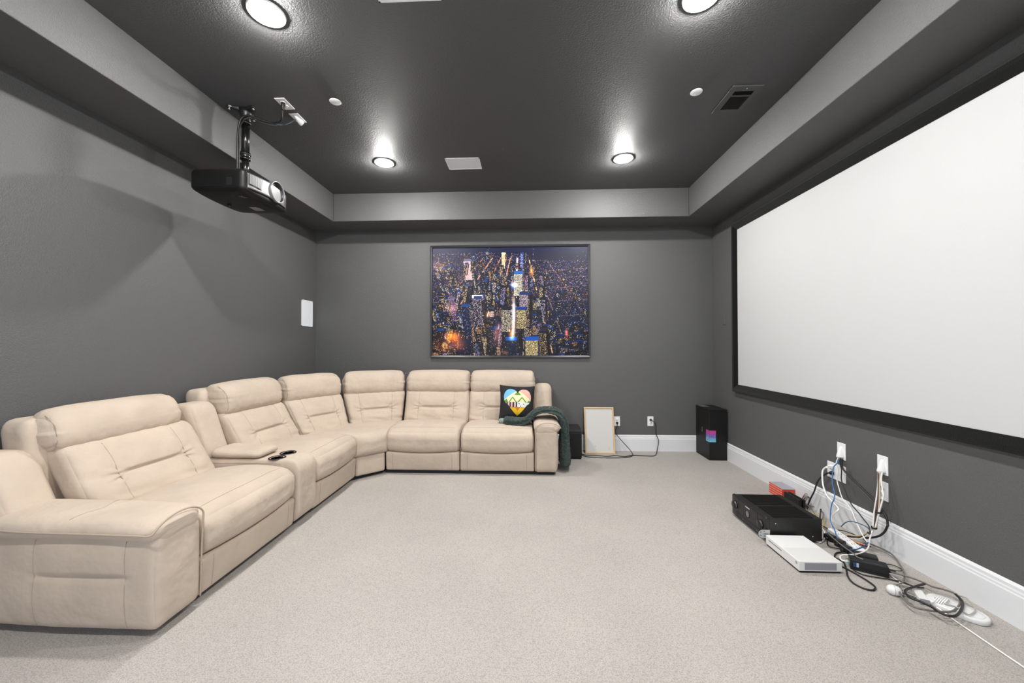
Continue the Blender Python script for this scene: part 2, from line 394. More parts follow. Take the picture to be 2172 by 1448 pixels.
def backrest(PA, PB_, TA, TB, seed, crease=(.27, .73), z0=.385, z1=.765, T=.17, lean_n=None, wings=0):
    """PA,PB_: bottom corners (x,y) of the front face, TA,TB top corners."""
    PA, PB_, TA, TB = (Vector((p[0], p[1], 0)) for p in (PA, PB_, TA, TB))
    W = (PB_ - PA).length; wb = wob(seed)
    dirn = ((PB_ - PA) + (TB - TA)).normalized(); nb = Vector((-dirn.y, dirn.x, 0))     # towards the back
    if nb.dot((TA + TB) / 2 - (PA + PB_) / 2) < 0: nb = -nb
    H = z1 - z0
    def f(a, b, c):
        p = PA.lerp(PB_, a).lerp(TA.lerp(TB, a), c) + nb * (b * T)
        return Vector((p.x, p.y, z0 + c * H)) - SO
    def dp(a, b, c, n):
        if b > .55: return 0
        fr = max(0, -n.y)
        e = 1 - (2 * a - 1) ** 6
        x = .012 * e * fr
        x += .022 * bell(c, .27, .20) * e * fr + .014 * bell(c, .70, .16) * e * fr           # two pads
        k = 1 / (1 + math.exp(-(a - crease[0]) * 60)) / (1 + math.exp((a - crease[1]) * 60))
        x -= .026 * bell(c, .50, .035) * (k * .9 + .1 * 0) * fr
        x -= .005 * (bell(a, crease[0] - .04, .03) + bell(a, crease[1] + .04, .03)) * fr
        x += .010 * wb(a, c) * fr + .0035 * wb(a * 3 + c, c * 3 - a) * fr
        x += .008 * math.sin(c * 34 + a * 9 + seed) * bell(c, .13, .15) * fr * math.sin(a * 7 + seed)
        # small pulls fanning from the ends of the crease
        for cx, sg in ((crease[0], -1), (crease[1], 1)):
            da = (a - cx) * sg
            if da > -.03: x += .007 * math.sin(math.atan2(c - .5, max(.001, da + .03)) * 9 + seed) * bell(a, cx + sg * .04, .07) * bell(c, .5, .16) * fr
        return x
    cL, cR = crease[0] - .04, crease[1] + .04
    o = soft('backrest', M['suede'], (W, T, H), (.04, .045, .05), f, dp, (44, 5, 44), sofa,
             seams=[[(cL, 0, .05), (cL, 0, .95)], [(cR, 0, .05), (cR, 0, .95)]])
    return o
def headrest(TA, TB, nb, seed, z0=.738, z1=.980, T=.205, fwd=.035, parent=None):
    TA, TB = Vector((TA[0], TA[1], 0)), Vector((TB[0], TB[1], 0)); W = (TB - TA).length; wb = wob(seed); nb = Vector((nb[0], nb[1], 0)).normalized()
    H = z1 - z0
    def f(a, b, c):
        p = TA.lerp(TB, a) + nb * (b * T - fwd + .045 * c)
        return Vector((p.x, p.y, z0 + c * H + .010 * (1 - (2 * a - 1) ** 4) * c)) - SO
    def dp(a, b, c, n):
        x = .010 * (1 - (2 * a - 1) ** 6) + .004 * wb(a * 1.6, c)
        x += .003 * math.sin(c * 34 + 4 * wb(c, a) + seed) * (bell(a, 0, .09) + bell(a, 1, .09))
        x += .0025 * math.sin(a * 52 + seed + 5 * wb(a, c)) * bell(c, .08, .14)
        return x
    return soft('headrest', M['suede'], (W, T, H), (.075 if seed == 4 else .052, .095, .095), f, dp, (36, 8, 10), parent or sofa,
                seams=[[(.035, .25, 0.02), (.035, 0, .3), (.035, 0, .7), (.035, .3, .99)]])
def shell(PA, PB_, nb, z0=.06, z1=.955, T=.12, dl=.10, nm='back_shell'):
    PA, PB_ = Vector((PA[0], PA[1], 0)), Vector((PB_[0], PB_[1], 0)); nb = Vector((nb[0], nb[1], 0)).normalized(); W = (PB_ - PA).length
    def f(a, b, c):
        p = PA.lerp(PB_, a) + nb * (b * T + dl * (c - .5))
        return Vector((p.x, p.y, z0 + c * (z1 - z0))) - SO
    return soft(nm, M['suede'], (W, T, z1 - z0), (.05, .045, .07), f, None, (14, 4, 12), sofa)
nL, nB = (-1, 0), (0, 1)
# left run
for s0, s1, sd in ((1.850, 2.632, 1), (2.880, 3.590, 2)):
    seat(LEFT, s0, s1, sd); footrest(LEFT, s0, s1, sd + 20)
backrest((-2.185, 1.862), (-2.185, 2.628), (-2.400, 1.868), (-2.400, 2.625), 3, z1=.77, T=.15)
headrest((-2.430, 1.835), (-2.430, 2.600), nL, 4, T=.175, z0=.735, z1=.952)
shell((-2.450, 1.795), (-2.450, 2.640), nL, dl=.10, T=.165, z1=.925)
backrest((-2.150, 2.884), (-2.135, 3.560), (-2.365, 2.880), (-2.365, 3.600), 5)
headrest((-2.370, 2.885), (-2.365, 3.590), nL, 6)
shell((-2.450, 2.825), (-2.450, 3.66), nL, dl=.12, T=.155)
# back run
for s0, s1, sd in ((-1.436, -.684, 7), (-.680, .066, 8)):
    seat(BACK, s0, s1, sd); footrest(BACK, s0, s1, sd + 20)
backrest((-1.440, 4.325), (-.682, 4.325), (-1.440, 4.455), (-.682, 4.455), 9, z1=.775)
backrest((-.682, 4.325), (.072, 4.325), (-.682, 4.455), (.072, 4.455), 10, z1=.775)
headrest((-1.440, 4.450), (-.680, 4.450), nB, 11); headrest((-.682, 4.450), (.088, 4.450), nB, 12)
shell((-1.50, 4.575), (.075, 4.575), nB, z1=.93, dl=.09, T=.10)
# corner wedge: seat, front panel, two backs
P0, P1 = Vector((-1.655, 3.594)), Vector((-1.440, 3.796))
B0, BM, B1 = Vector((-2.225, 3.600)), Vector((-2.02, 4.15)), Vector((-1.440, 4.420))
fd = (P1 - P0).normalized(); fn = Vector((fd.y, -fd.x))
def wf(a, b, c):
    fr = P0.lerp(P1, a) + fn * .045
    q = (1 - a) ** 2 * B0 + 2 * a * (1 - a) * (2 * BM - .5 * B0 - .5 * B1) + a * a * B1
    p = fr.lerp(q, b)
    return Vector((p.x, p.y, .218 + c * .215 + .014 * math.sin(PI * min(1, max(0, b))) * c)) - SO
soft('wedge_seat', M['suede'], (.45, .60, .215), (.02, .08, .07), wf, lambda a, b, c, n: .012 * max(0, -n.y) * (1 - (2 * a - 1) ** 4) + .01 * max(0, n.z) * (1 - (2 * b - 1) ** 4), (20, 18, 8), sofa)
def wp(a, b, c):
    p = P0.lerp(P1, a) + fn * (.010 - b * .09); return Vector((p.x, p.y, .035 + c * .190)) - SO
soft('wedge_front_panel', M['suede'], (.29, .09, .19), (.02, .02, .02), wp, None, (10, 3, 8), sofa)
c1 = (-1.905, 4.045); ct = (-2.070, 4.185)
backrest((-2.135, 3.565), c1, (-2.360, 3.605), ct, 13, z1=.77)
backrest(c1, (-1.442, 4.330), ct, (-1.440, 4.460), 14, z1=.77)
d1 = (Vector(ct) - Vector((-2.36, 3.605))).normalized(); d2 = (Vector((-1.44, 4.46)) - Vector(ct)).normalized()
headrest((-2.360, 3.603), ct, (-d1.y, d1.x), 15, z1=.975); headrest(ct, (-1.444, 4.458), (-d2.y, d2.x), 16)
shell((-2.500, 3.66), (-2.215, 4.235), (-d1.y, d1.x), z1=.93, dl=.05, T=.08)
shell((-2.150, 4.315), (-1.490, 4.585), (-d2.y, d2.x), z1=.93, dl=.05, T=.08)

# arms: body, rolled pad, piping, rear wing
def arm(F, s0, s1, sg, seed):           # sg = -1: outer side is at s0 ; +1: outer side is at s1
    W = s1 - s0; wb = wob(seed)
    out = 0 if sg < 0 else 1
    def f(a, b, c):
        bow = .05 * (2 * b - 1) ** 2 * 0
        s = s0 + a * W
        if (a < .5) == (sg < 0): s += sg * (.012 * (1 - (2 * c - 1) ** 2)) - sg * .055 * max(0, b - .55) ** 1.5
        return F(s, -.018 + b * .90, .032 + c * .430)
    def dp(a, b, c, n):
        x = 0
        if n.x * sg > .6:       # outer side with a pulled horizontal crease
            k = 1 / (1 + math.exp(-(b - .16) * 60)) / (1 + math.exp((b - .60) * 60))
            x += .012 * (bell(c, .30, .22) + bell(c, .80, .18)) * math.sin(PI * min(1, max(0, b / .8))) - .020 * bell(c, .56, .028) * k
            x -= .003 * (bell(b, .15, .03) + bell(b, .62, .03))
        if n.y < -.6: x += .010 * (1 - (2 * a - 1) ** 4) * (1 - (2 * c - 1) ** 4)
        return x + .003 * wb(a + b, c)
    body = soft('arm', M['suede'], (W, .90, .430), (.030, .035, .04), f, dp, (10, 44, 40), sofa,
                seams=[[(out, .15, .04), (out, .15, .93)], [(out, .62, .04), (out, .62, .93)], [(.93 if sg < 0 else .07, 0, .05), (.93 if sg < 0 else .07, 0, .9)]])
    # pad: wider than the body, overhangs outwards, rolls down at the front
    o0, o1 = (s0 - .035, s1 + .012) if sg < 0 else (s0 - .012, s1 + .035)
    PWd = o1 - o0
    def g(a, b, c):
        z = .436 + c * .095 - .016 * (1 - b) ** 6
        dd = -.030 + b * .80
        side = (a if sg < 0 else 1 - a)          # 0 at outer side
        z -= .008 * max(0, 1 - side * 2.2) ** 2
        return F(o0 + a * PWd, dd, z)
    pad = soft('arm_pad', M['suede'], (PWd, .80, .090), (.075, .065, .044), g, lambda a, b, c, n: .004 * wb(a + b * 2, c) + .003 * max(0, n.z), (12, 26, 4), sofa,
               seams=[[(.10, .52, 1), (.5, .47, 1), (.9, .52, 1)]])
    # piping loop round the front of the pad, down the inner front edge and back along the outer lip
    pts = []
    inn = s1 - .004 if sg < 0 else s0 + .004
    outer = s0 - .0365 if sg < 0 else s1 + .0365
    pts.append(F(inn, -.018, .05)); pts.append(F(inn, -.022, .22)); pts.append(F(inn, -.028, .39))
    for q in range(9):
        t_ = PI * q / 8 * .80
        pts.append(F((inn + outer) / 2 + (inn - outer) / 2 * math.cos(t_) * 1.0, -.032, .455 + .072 * math.sin(t_)))
    pts.append(F(outer - .001 * sg, -.020, .474)); pts.append(F(outer, .05, .474)); pts.append(F(outer, .30, .477)); pts.append(F(outer, .58, .480)); pts.append(F(outer - .012 * sg, .72, .484))
    MB().tube(spline(pts, 6), .0042, 7).build('piping', M['piping'], pad)
    # padded nose under the front of the pad with a pinched crease
    def h(a, b, c):
        return F(s0 + .006 + a * (W - .012), -.030 + b * .12, .405 + c * .095)
    soft('arm_nose', M['suede'], (W - .012, .12, .105), (.060, .030, .045), h, lambda a, b, c, n: -.010 * bell(c, .18, .12) * max(0, -n.y) * bell(a, .55, .3), (16, 3, 10), body)
    # rear wing rising behind the arm
    def r(a, b, c):
        return F(s0 + .004 + a * (W - .008), .66 + b * (.165 if sg < 0 else .135) + (.175 if sg < 0 else .105) * c, .43 + c * (.355 if sg < 0 else .405))
    soft('arm_wing', M['suede'], (W, .20, .405), (.07, .06, .11 if sg < 0 else .07), r, lambda a, b, c, n: .008 * max(0, -n.y) * (1 - (2 * a - 1) ** 4), (8, 5, 12), sofa)
arm(LEFT, 1.618, 1.846, -1, 31); arm(BACK, .070, .290, 1, 32)
# side of base behind the arm body
box('rear_side_panel', tuple(LEFT(1.66, .94, .03)), tuple(LEFT(1.84, .80, .50)), M['suede'], sofa, bevel=.03, seg=4)
box('rear_side_panel', tuple(BACK(.08, .80, .03)), tuple(BACK(.26, .88, .50)), M['suede'], sofa, bevel=.03, seg=4)

# console between the left-run seats
def cf(a, b, c):
    z = .032 + c * .450; d = -.025 + b * .74
    return LEFT(2.637 + a * .239, d, z)
con = soft('console', M['suede'], (.239, .74, .450), (.022, .085, .085), cf, lambda a, b, c, n: .004 * max(0, -n.y), (8, 22, 12), sofa, seams=[[(0, .18, .985), (0, .95, .985)]])
def lf(a, b, c):
    dd = .262 + b * .375; z = .484 + c * .062 - .012 * (1 - b) * c
    return LEFT(2.640 + a * .233, dd, z)
soft('console_lid', M['suede'], (.233, .375, .062), (.040, .045, .030), lf, lambda a, b, c, n: .006 * max(0, n.z) * (1 - (2 * a - 1) ** 4), (12, 14, 3), con)
for s in (2.694, 2.819):
    p = LEFT(s, .165, .4835)
    ch = MB().lathe([(.040, -.055), (.042, -.006), (.046, .001), (.052, .003), (.057, .002), (.0575, -.002)], c=p, n=36, cap=False).build('cup_holder', M['black'], con)
    MB().lathe([(.001, -.0), (.040, -.0)], c=(p.x, p.y, p.z - .0015), n=30, cap=False).build('cup_well', M['glass'], ch)
    MB().lathe([(.0475, .0032), (.0505, .0040), (.0535, .0035)], c=p, n=36, cap=False).build('rim', M['chrome' if 0 else 'metal_black'], ch)
def cb(a, b, c):
    return LEFT(2.640 + a * .232, .63 + b * .18 + .15 * c, .44 + c * .430)
soft('console_backrest', M['suede'], (.232, .18, .430), (.05, .05, .07), cb, lambda a, b, c, n: .008 * max(0, -n.y) * (1 - (2 * a - 1) ** 4), (8, 5, 12), sofa)
# inner carcass and black underframe
MB().box(LEFT(1.66, .08, .05), LEFT(3.59, .80, .30)).build('carcass', M['suede'], sofa)
MB().box(BACK(-1.44, .08, .05), BACK(.26, .80, .30)).build('carcass', M['suede'], sofa)
MB().box(LEFT(1.70, .06, 0), LEFT(3.58, .85, .055)).build('underframe', M['under'], sofa)
MB().box(BACK(-1.44, .03, 0), BACK(.262, .83, .055)).build('underframe', M['under'], sofa)
MB().rings([[tuple(Vector((x, y, z)) - SO) for x, y in ((-1.70, 3.585), (-1.48, 3.83), (-1.44, 4.50), (-2.30, 4.45), (-2.45, 3.585))] for z in (0, .055)], smooth=False).build('underframe', M['under'], sofa)
MB().rings([[tuple(Vector((x, y, z)) - SO) for x, y in ((-1.73, 3.59), (-1.47, 3.86), (-1.44, 4.48), (-2.25, 4.42), (-2.42, 3.59))] for z in (.05, .26)], smooth=False).build('carcass', M['suede'], sofa)

# ---------------------------------------------------------------- throw pillow
def paint_pillow(N=220):
    v, u = np.mgrid[0:N, 0:N].astype(np.float32) / (N - 1)        # v down
    im = np.zeros((N, N, 3), np.float32); im[:] = (.115, .105, .115)
    # heart outline
    x = (u - .50) / .385; y = (v - .50) / .40
    lobes = ((x + .48) ** 2 / .285 + (y + .32) ** 2 / .36 < 1) | ((x - .48) ** 2 / .285 + (y + .32) ** 2 / .36 < 1)
    tip = (y > -.20) & (np.abs(x) < 1.0 * np.clip(1 - (y + .20) / 1.20, 0, 1) ** .86) & (y < 1)
    heart = lobes | tip
    def tri(ax, ay, bx, by, cx, cy):
        s1 = (bx - ax) * (v - ay) - (by - ay) * (u - ax); s2 = (cx - bx) * (v - by) - (cy - by) * (u - bx); s3 = (ax - cx) * (v - cy) - (ay - cy) * (u - cx)
        return ((s1 >= 0) & (s2 >= 0) & (s3 >= 0)) | ((s1 <= 0) & (s2 <= 0) & (s3 <= 0))
    def put(m, c): im[m & heart] = c
    put(u < .5, (.48, .78, .94)); put(u >= .5, (.98, .74, .68))
    put(tri(.5, .17, .02, .52, .98, .52) | ((v > .48)), (.98, .95, .78))
    put(tri(.5, .19, .41, .32, .59, .32), (.36, .62, .16))
    for cx, cy, a, b in ((.36, .40, .10, .13), (.62, .40, .12, .13)):
        put(tri(cx, cy - .03, cx - a - .02, cy + b, cx + a + .02, cy + b) & ~tri(cx, cy + .01, cx - a + .015, cy + b + .01, cx + a - .015, cy + b + .01), (.40, .62, .14))
    put(tri(.19, .42, .08, .53, .24, .53), (.36, .60, .16)); put(tri(.83, .46, .75, .53, .93, .53), (.36, .60, .16))
    band = (v > .525) & (v < .66)
    put(band & (u < .49), (.93, .76, .66)); put(band & (u < .49) & (((u - .10) % .088) < .040), (.11, .14, .30))
    put(band & (u >= .49), (.97, .97, .95))
    for cx, cy in ((.54, .565), (.67, .575), (.80, .585), (.585, .63), (.74, .64), (.85, .64)): put((u - cx) ** 2 + (v - cy) ** 2 < .00022, (.08, .08, .08))
    put(v >= .66, (.93, .50, .12))
    put(tri(.22, .68, .40, .68, .5, .80) | tri(.60, .68, .78, .68, .5, .80) | tri(.22, .68, .78, .68, .5, .90) & ~tri(.44, .66, .56, .66, .5, .76), (.98, .80, .12))
    put(tri(.38, .875, .62, .875, .5, .965), (.98, .76, .12)); put((v > .862) & (v < .875), (.90, .52, .12)); put(tri(.43, .66, .57, .66, .5, .77), (.92, .48, .12))
    return im * .88
PN = 190
def pillow_pt(u, v, side, S=.40, T=.085):
    x, z = 2 * u - 1, 2 * v - 1
    px = x * (1 - .075 * (1 - z * z) * abs(x) ** 2); pz = z * (1 - .085 * (1 - x * x) * abs(z) ** 2)
    th = max(0, (1 - x * x)) ** .55 * max(0, (1 - z * z)) ** .55
    y = side * T * th + .004 * math.sin(9 * x + 4 * z) * th
    return (px * S / 2, y, pz * S / 2)
im = paint_pillow(PN * 2)
vs = []; fs = []
for side in (-1, 1):
    for j in range(PN + 1):
        for i in range(PN + 1): vs.append(pillow_pt(i / PN, 1 - j / PN, side))
nn = (PN + 1) ** 2
for s_ in (0, 1):
    for j in range(PN):
        for i in range(PN):
            a = s_ * nn + j * (PN + 1) + i; f_ = (a, a + PN + 1, a + PN + 2, a + 1); fs.append(f_ if s_ == 0 else f_[::-1])
me = bpy.data.meshes.new('throw_pillow'); me.from_pydata(vs, [], fs); at = me.color_attributes.new('paint', 'FLOAT_COLOR', 'CORNER')
col = np.ones((len(me.loops), 4), np.float32)
li = np.zeros(len(me.loops), np.int32); me.loops.foreach_get('vertex_index', li)
ver = li % nn; row = np.minimum(ver // (PN + 1) * 2, PN * 2 - 1); colm = np.minimum(ver % (PN + 1) * 2, PN * 2 - 1)
rgb = im[row, colm]; rgb[li >= nn] = (.115, .105, .115); rgb = np.where(rgb <= .04045, rgb / 12.92, ((rgb + .055) / 1.055) ** 2.4)
col[:, :3] = rgb; at.data.foreach_set('color', col.ravel()); me.polygons.foreach_set('use_smooth', [True] * len(fs)); me.materials.append(M['pillowpic'])
bm = bmesh.new(); bm.from_mesh(me); bmesh.ops.remove_doubles(bm, verts=bm.verts, dist=1e-5); bm.to_mesh(me); bm.free()
o = bpy.data.objects.new('throw_pillow', me); C.objects.link(o); o.location = (-.118, 4.225, .655); o.rotation_euler = (math.radians(-21), math.radians(3), math.radians(6))
tag(o, 'black square pillow with a colourful heart picture at the right end of sofa', 'pillow')

# ---------------------------------------------------------------- fleece blanket over the arm
path = spline([(-.255, 4.03, .492), (-.18, 4.02, .490), (-.08, 4.01, .484), (-.010, 4.01, .500), (.040, 4.01, .545), (.09, 4.01, .590), (.17, 4.01, .612), (.255, 4.02, .605), (.325, 4.02, .570), (.366, 4.02, .49), (.372, 4.02, .38), (.376, 4.02, .24), (.384, 4.02, .12), (.390, 4.02, .050)], 9)
R = []; m_ = len(path); wbf = wob(77); wb2 = wob(78); NS = 56
for i, p in enumerate(path):
    t_ = path[min(i + 1, m_ - 1)] - path[max(i - 1, 0)]; t_.normalize(); nrm = Vector((-t_.z, 0, t_.x)); a = i / (m_ - 1)
    hw = .085 + .055 * a + .01 * math.sin(a * 14); th = .050 - .012 * bell(a, .45, .2) + .016 * max(0, a - .6) / .4
    e = min(1, a / .03, (1 - a) / .04); th *= .35 + .65 * math.sqrt(max(0, e)); hw *= .8 + .2 * e
    ring = []
    for j in range(NS):
        q = 2 * PI * j / NS; cy, cz = math.cos(q), math.sin(q)
        fold = 1 + .10 * math.sin(3 * q + 5 * a) * (0 if cz < 0 else 1) + .05 * math.sin(7 * q + 17 * a) + .05 * wbf(a * 12, cy * 2) + .04 * wb2(a * 30, cz * 3 + cy * 4)
        ey = math.copysign(abs(cy) ** .75, cy); ez = math.copysign(abs(cz) ** .8, cz)
        if cz < 0: ez *= .55 + .4 * max(0, a - .6) / .4
        pt = p + Vector((0, 1, 0)) * ey * hw * fold + nrm * ez * th * fold
        ring.append(tuple(pt))
    R.append(ring)
t = empty('fleece_blanket', (.2, 4.02, 0), 'dark green fleece blanket draped over the sofa arm down to the carpet', 'blanket')
o = MB().rings(R).build('blanket', M['fleece'], t); 
for ob in (o,): ob.matrix_parent_inverse = Matrix.Translation((-.2, -4.02, 0))
s_ = o.modifiers.new('sub', 'SUBSURF'); s_.levels = 1; s_.render_levels = 2
tx = bpy.data.textures.new('fleece_clouds', 'CLOUDS'); tx.noise_scale = .022; tx.noise_depth = 2
d_ = o.modifiers.new('tufts', 'DISPLACE'); d_.texture = tx; d_.strength = .016; d_.mid_level = .5; d_.texture_coords = 'LOCAL'
o = MB().lathe([(.001, -.03), (.020, -.028), (.028, -.010), (.028, .02), (.02, .03)], ax='x', n=20).build('pale_lining', M['fleece_under'], t)
o.location = (-.275 - .2, 4.0 - 4.02, .500)

# ---------------------------------------------------------------- plates on walls and ceiling
def plate_mesh(w_, h_, th=.006):            # lies in local XZ, faces -Y
    return MB().box((-w_ / 2, -th, -h_ / 2), (w_ / 2, 0, h_ / 2))
def outlet(loc, rz, lab, group, gangs=1, decora=True):
    t = empty('power_outlet', loc, lab, 'outlet', group, rz)
    W = .072 + .046 * (gangs - 1); plate_mesh(W, .118).build('cover_plate', M['plate'], t, bevel=.002)
    for g in range(1 if gangs > 1 else gangs):
        cx = (g - (gangs - 1) / 2) * .046
        for s in (-1, 1):
            r = MB().lathe([(.001, -.0085), (.0155, -.0085), (.0165, -.0055)], c=(cx, 0, s * .0195), ax='y', n=24).build('receptacle', M['plate'], t)
            MB().box((cx - .0075, -.009, s * .0195 - .002), (cx - .0055, -.0082, s * .0195 + .007)).box((cx + .0055, -.009, s * .0195 - .002), (cx + .0075, -.0082, s * .0195 + .006)).build('slots', M['slot'], r)
    return t
def plug(parent_name, lab, loc, rz, m, L=.03, group=None):
    t = MB().lathe([(.001, 0), (.014, 0), (.014, -.012), (.009, -.02), (.0045, -.022), (.0035, -L)], ax='y', n=14).build(parent_name, m, loc=loc, rot=(0, 0, rz))
    return tag(t, lab, 'plug', group)
def nose_plate(loc, rot, lab, group):
    t = empty('cable_pass_plate', loc, lab, 'wall plate', group); t.rotation_euler = rot
    plate_mesh(.072, .118).build('cover_plate', M['plate'], t, bevel=.002)
    R = []
    for i in range(9):                       # hooded nose: half cone opening downward
        a = i / 8; z = .034 - a * .078; r = .006 + .020 * math.sin(a * PI / 2 * .8); dp = .006 + .026 * a ** .6
        R.append([(r * math.cos(PI * j / 12), -.005 - dp * math.sin(PI * j / 12), z) for j in range(13)])
    vs = [v for r_ in R for v in r_]; fs = [(i * 13 + j, i * 13 + j + 1, (i + 1) * 13 + j + 1, (i + 1) * 13 + j) for i in range(8) for j in range(12)]
    o = MB().add(vs, fs, 0, True).build('nose', M['plate'], t); s = o.modifiers.new('thick', 'SOLIDIFY'); s.thickness = .002
    MB().box((-.019, -.033, -.0435), (.019, -.006, -.0425)).build('opening', M['slot'], t)
    return t
RZ = -PI / 2          # plates on the right wall face -x  (local -Y -> world -X)
outlet((1.500, D, .363), 0, 'white double outlet on the back wall midway between whiteboard and black box', 'outlets on the back wall')
outlet((1.095, D, .361), 0, 'white outlet on the back wall partly behind the leaning whiteboard', 'outlets on the back wall')
nose_plate((WR, 2.829, .533), (0, 0, RZ), 'white hooded cable plate, the left and farther of the two on the right wall', 'hooded cable plates')
nose_plate((WR, 2.512, .533), (0, 0, RZ), 'white hooded cable plate, the right and nearer of the two on the right wall', 'hooded cable plates')
outlet((WR, 2.875, .370), RZ, 'wide white three-gang outlet plate under the left hooded plate', None, gangs=3)
outlet((WR, 2.513, .371), RZ, 'white single plate hidden behind cables under the right hooded plate', None)
t = empty('wall_switch', (WR, 4.445, 1.585), 'grey painted blank switch plate left of the projection screen', 'switch', rz=RZ)
plate_mesh(.072, .118).build('cover_plate', M['paint'], t, bevel=.002); MB().box((-.017, -.0075, -.033), (.017, -.005, .033)).build('rocker', M['paint'], t, bevel=.001)
# ceiling plates (local -Y must face down: rotate about X by +90deg)
t = empty('ceiling_outlet', (-1.772, 2.695, ZT), 'white plate with a black plug in the ceiling beside the projector mount', 'outlet'); t.rotation_euler = (PI / 2, 0, 0)
plate_mesh(.074, .13).build('cover_plate', M['plate'], t, bevel=.002)
for s in (-1, 1):
    r = MB().lathe([(.001, -.0085), (.0155, -.0085), (.0165, -.0055)], c=(0, 0, s * .0195), ax='y', n=20).build('receptacle', M['plate'], t)
t = nose_plate((-1.782, 2.870, ZT), (PI / 2, 0, 0), 'white hooded cable plate in the ceiling with a blue cable coming out', None)

# white nicks in the wall paint
mb = MB(); rnd = random.Random(4)
for x, z in [(.41, .40), (.425, .40), (.44, .40), (.425, .43), (.45, .405), (-1.50, .952), (-1.53, .945), (-1.45, .96), (-1.48, .958), (.40, .345), (.43, .343)]:
    r = rnd.uniform(.0018, .004); mb.box((x - r, D - .0006, z - r), (x + r, D, z + r * .6))
tag(mb.build('wall_paint_chips', M['trim']), kind='structure')

# ---------------------------------------------------------------- projection screen on the right wall
SY0, SY1, SZ0, SZ1 = 1.02, 4.215, .795, 2.603
t = empty('projection_screen', (WR, (SY0 + SY1) / 2, SZ0), 'large fixed white projection screen with wide black velvet frame on right wall', 'projector screen')
yc = (SY0 + SY1) / 2
BW, TH = .079, .040
prof = [(0, 0), (0, TH * .72), (.012, TH), (BW * .45, TH), (BW, TH * .42), (BW, 0)]     # (inset from outer edge, height off wall)
R = []
for sy, sz in ((-1, 0), (1, 0), (1, 1), (-1, 1)):
    ring = []
    for ins, h in prof:
        y = (SY0 + ins if sy < 0 else SY1 - ins) - yc; z = (ins if sz == 0 else SZ1 - SZ0 - ins)
        ring.append((-.006 - h, y, z))
    R.append(ring)
MB().rings(R, closed=True, smooth=False).build('frame', M['velvet'], t)
box('screen_surface', (-.018, SY0 + BW - .003 - yc, BW - .003), (-.008, SY1 - BW + .003 - yc, SZ1 - SZ0 - BW + .003), M['screen'], t)
box('mounting_rail', (-.008, SY0 + .05 - yc, .03), (0, SY1 - .05 - yc, SZ1 - SZ0 - .03), M['under'], t)

# ---------------------------------------------------------------- framed night city poster
PX0, PX1, PZ0, PZ1 = -1.215, .772, 1.143, 2.541
t = empty('framed_poster', ((PX0 + PX1) / 2, D, PZ0), 'large framed aerial photo of a city at night on the back wall', 'poster')
PW, PH = PX1 - PX0, PZ1 - PZ0; BW, TH = .026, .032
prof = [(0, 0), (0, TH), (.005, TH + .003), (.012, TH + .001), (BW, TH - .006), (BW, .008)]
R = []
for sx, sz in ((0, 0), (1, 0), (1, 1), (0, 1)):
    R.append([((ins if sx == 0 else PW - ins) - PW / 2, -h, ins if sz == 0 else PH - ins) for ins, h in prof])
MB().rings(R, closed=True, smooth=False).build('frame', M['frame_black'], t)

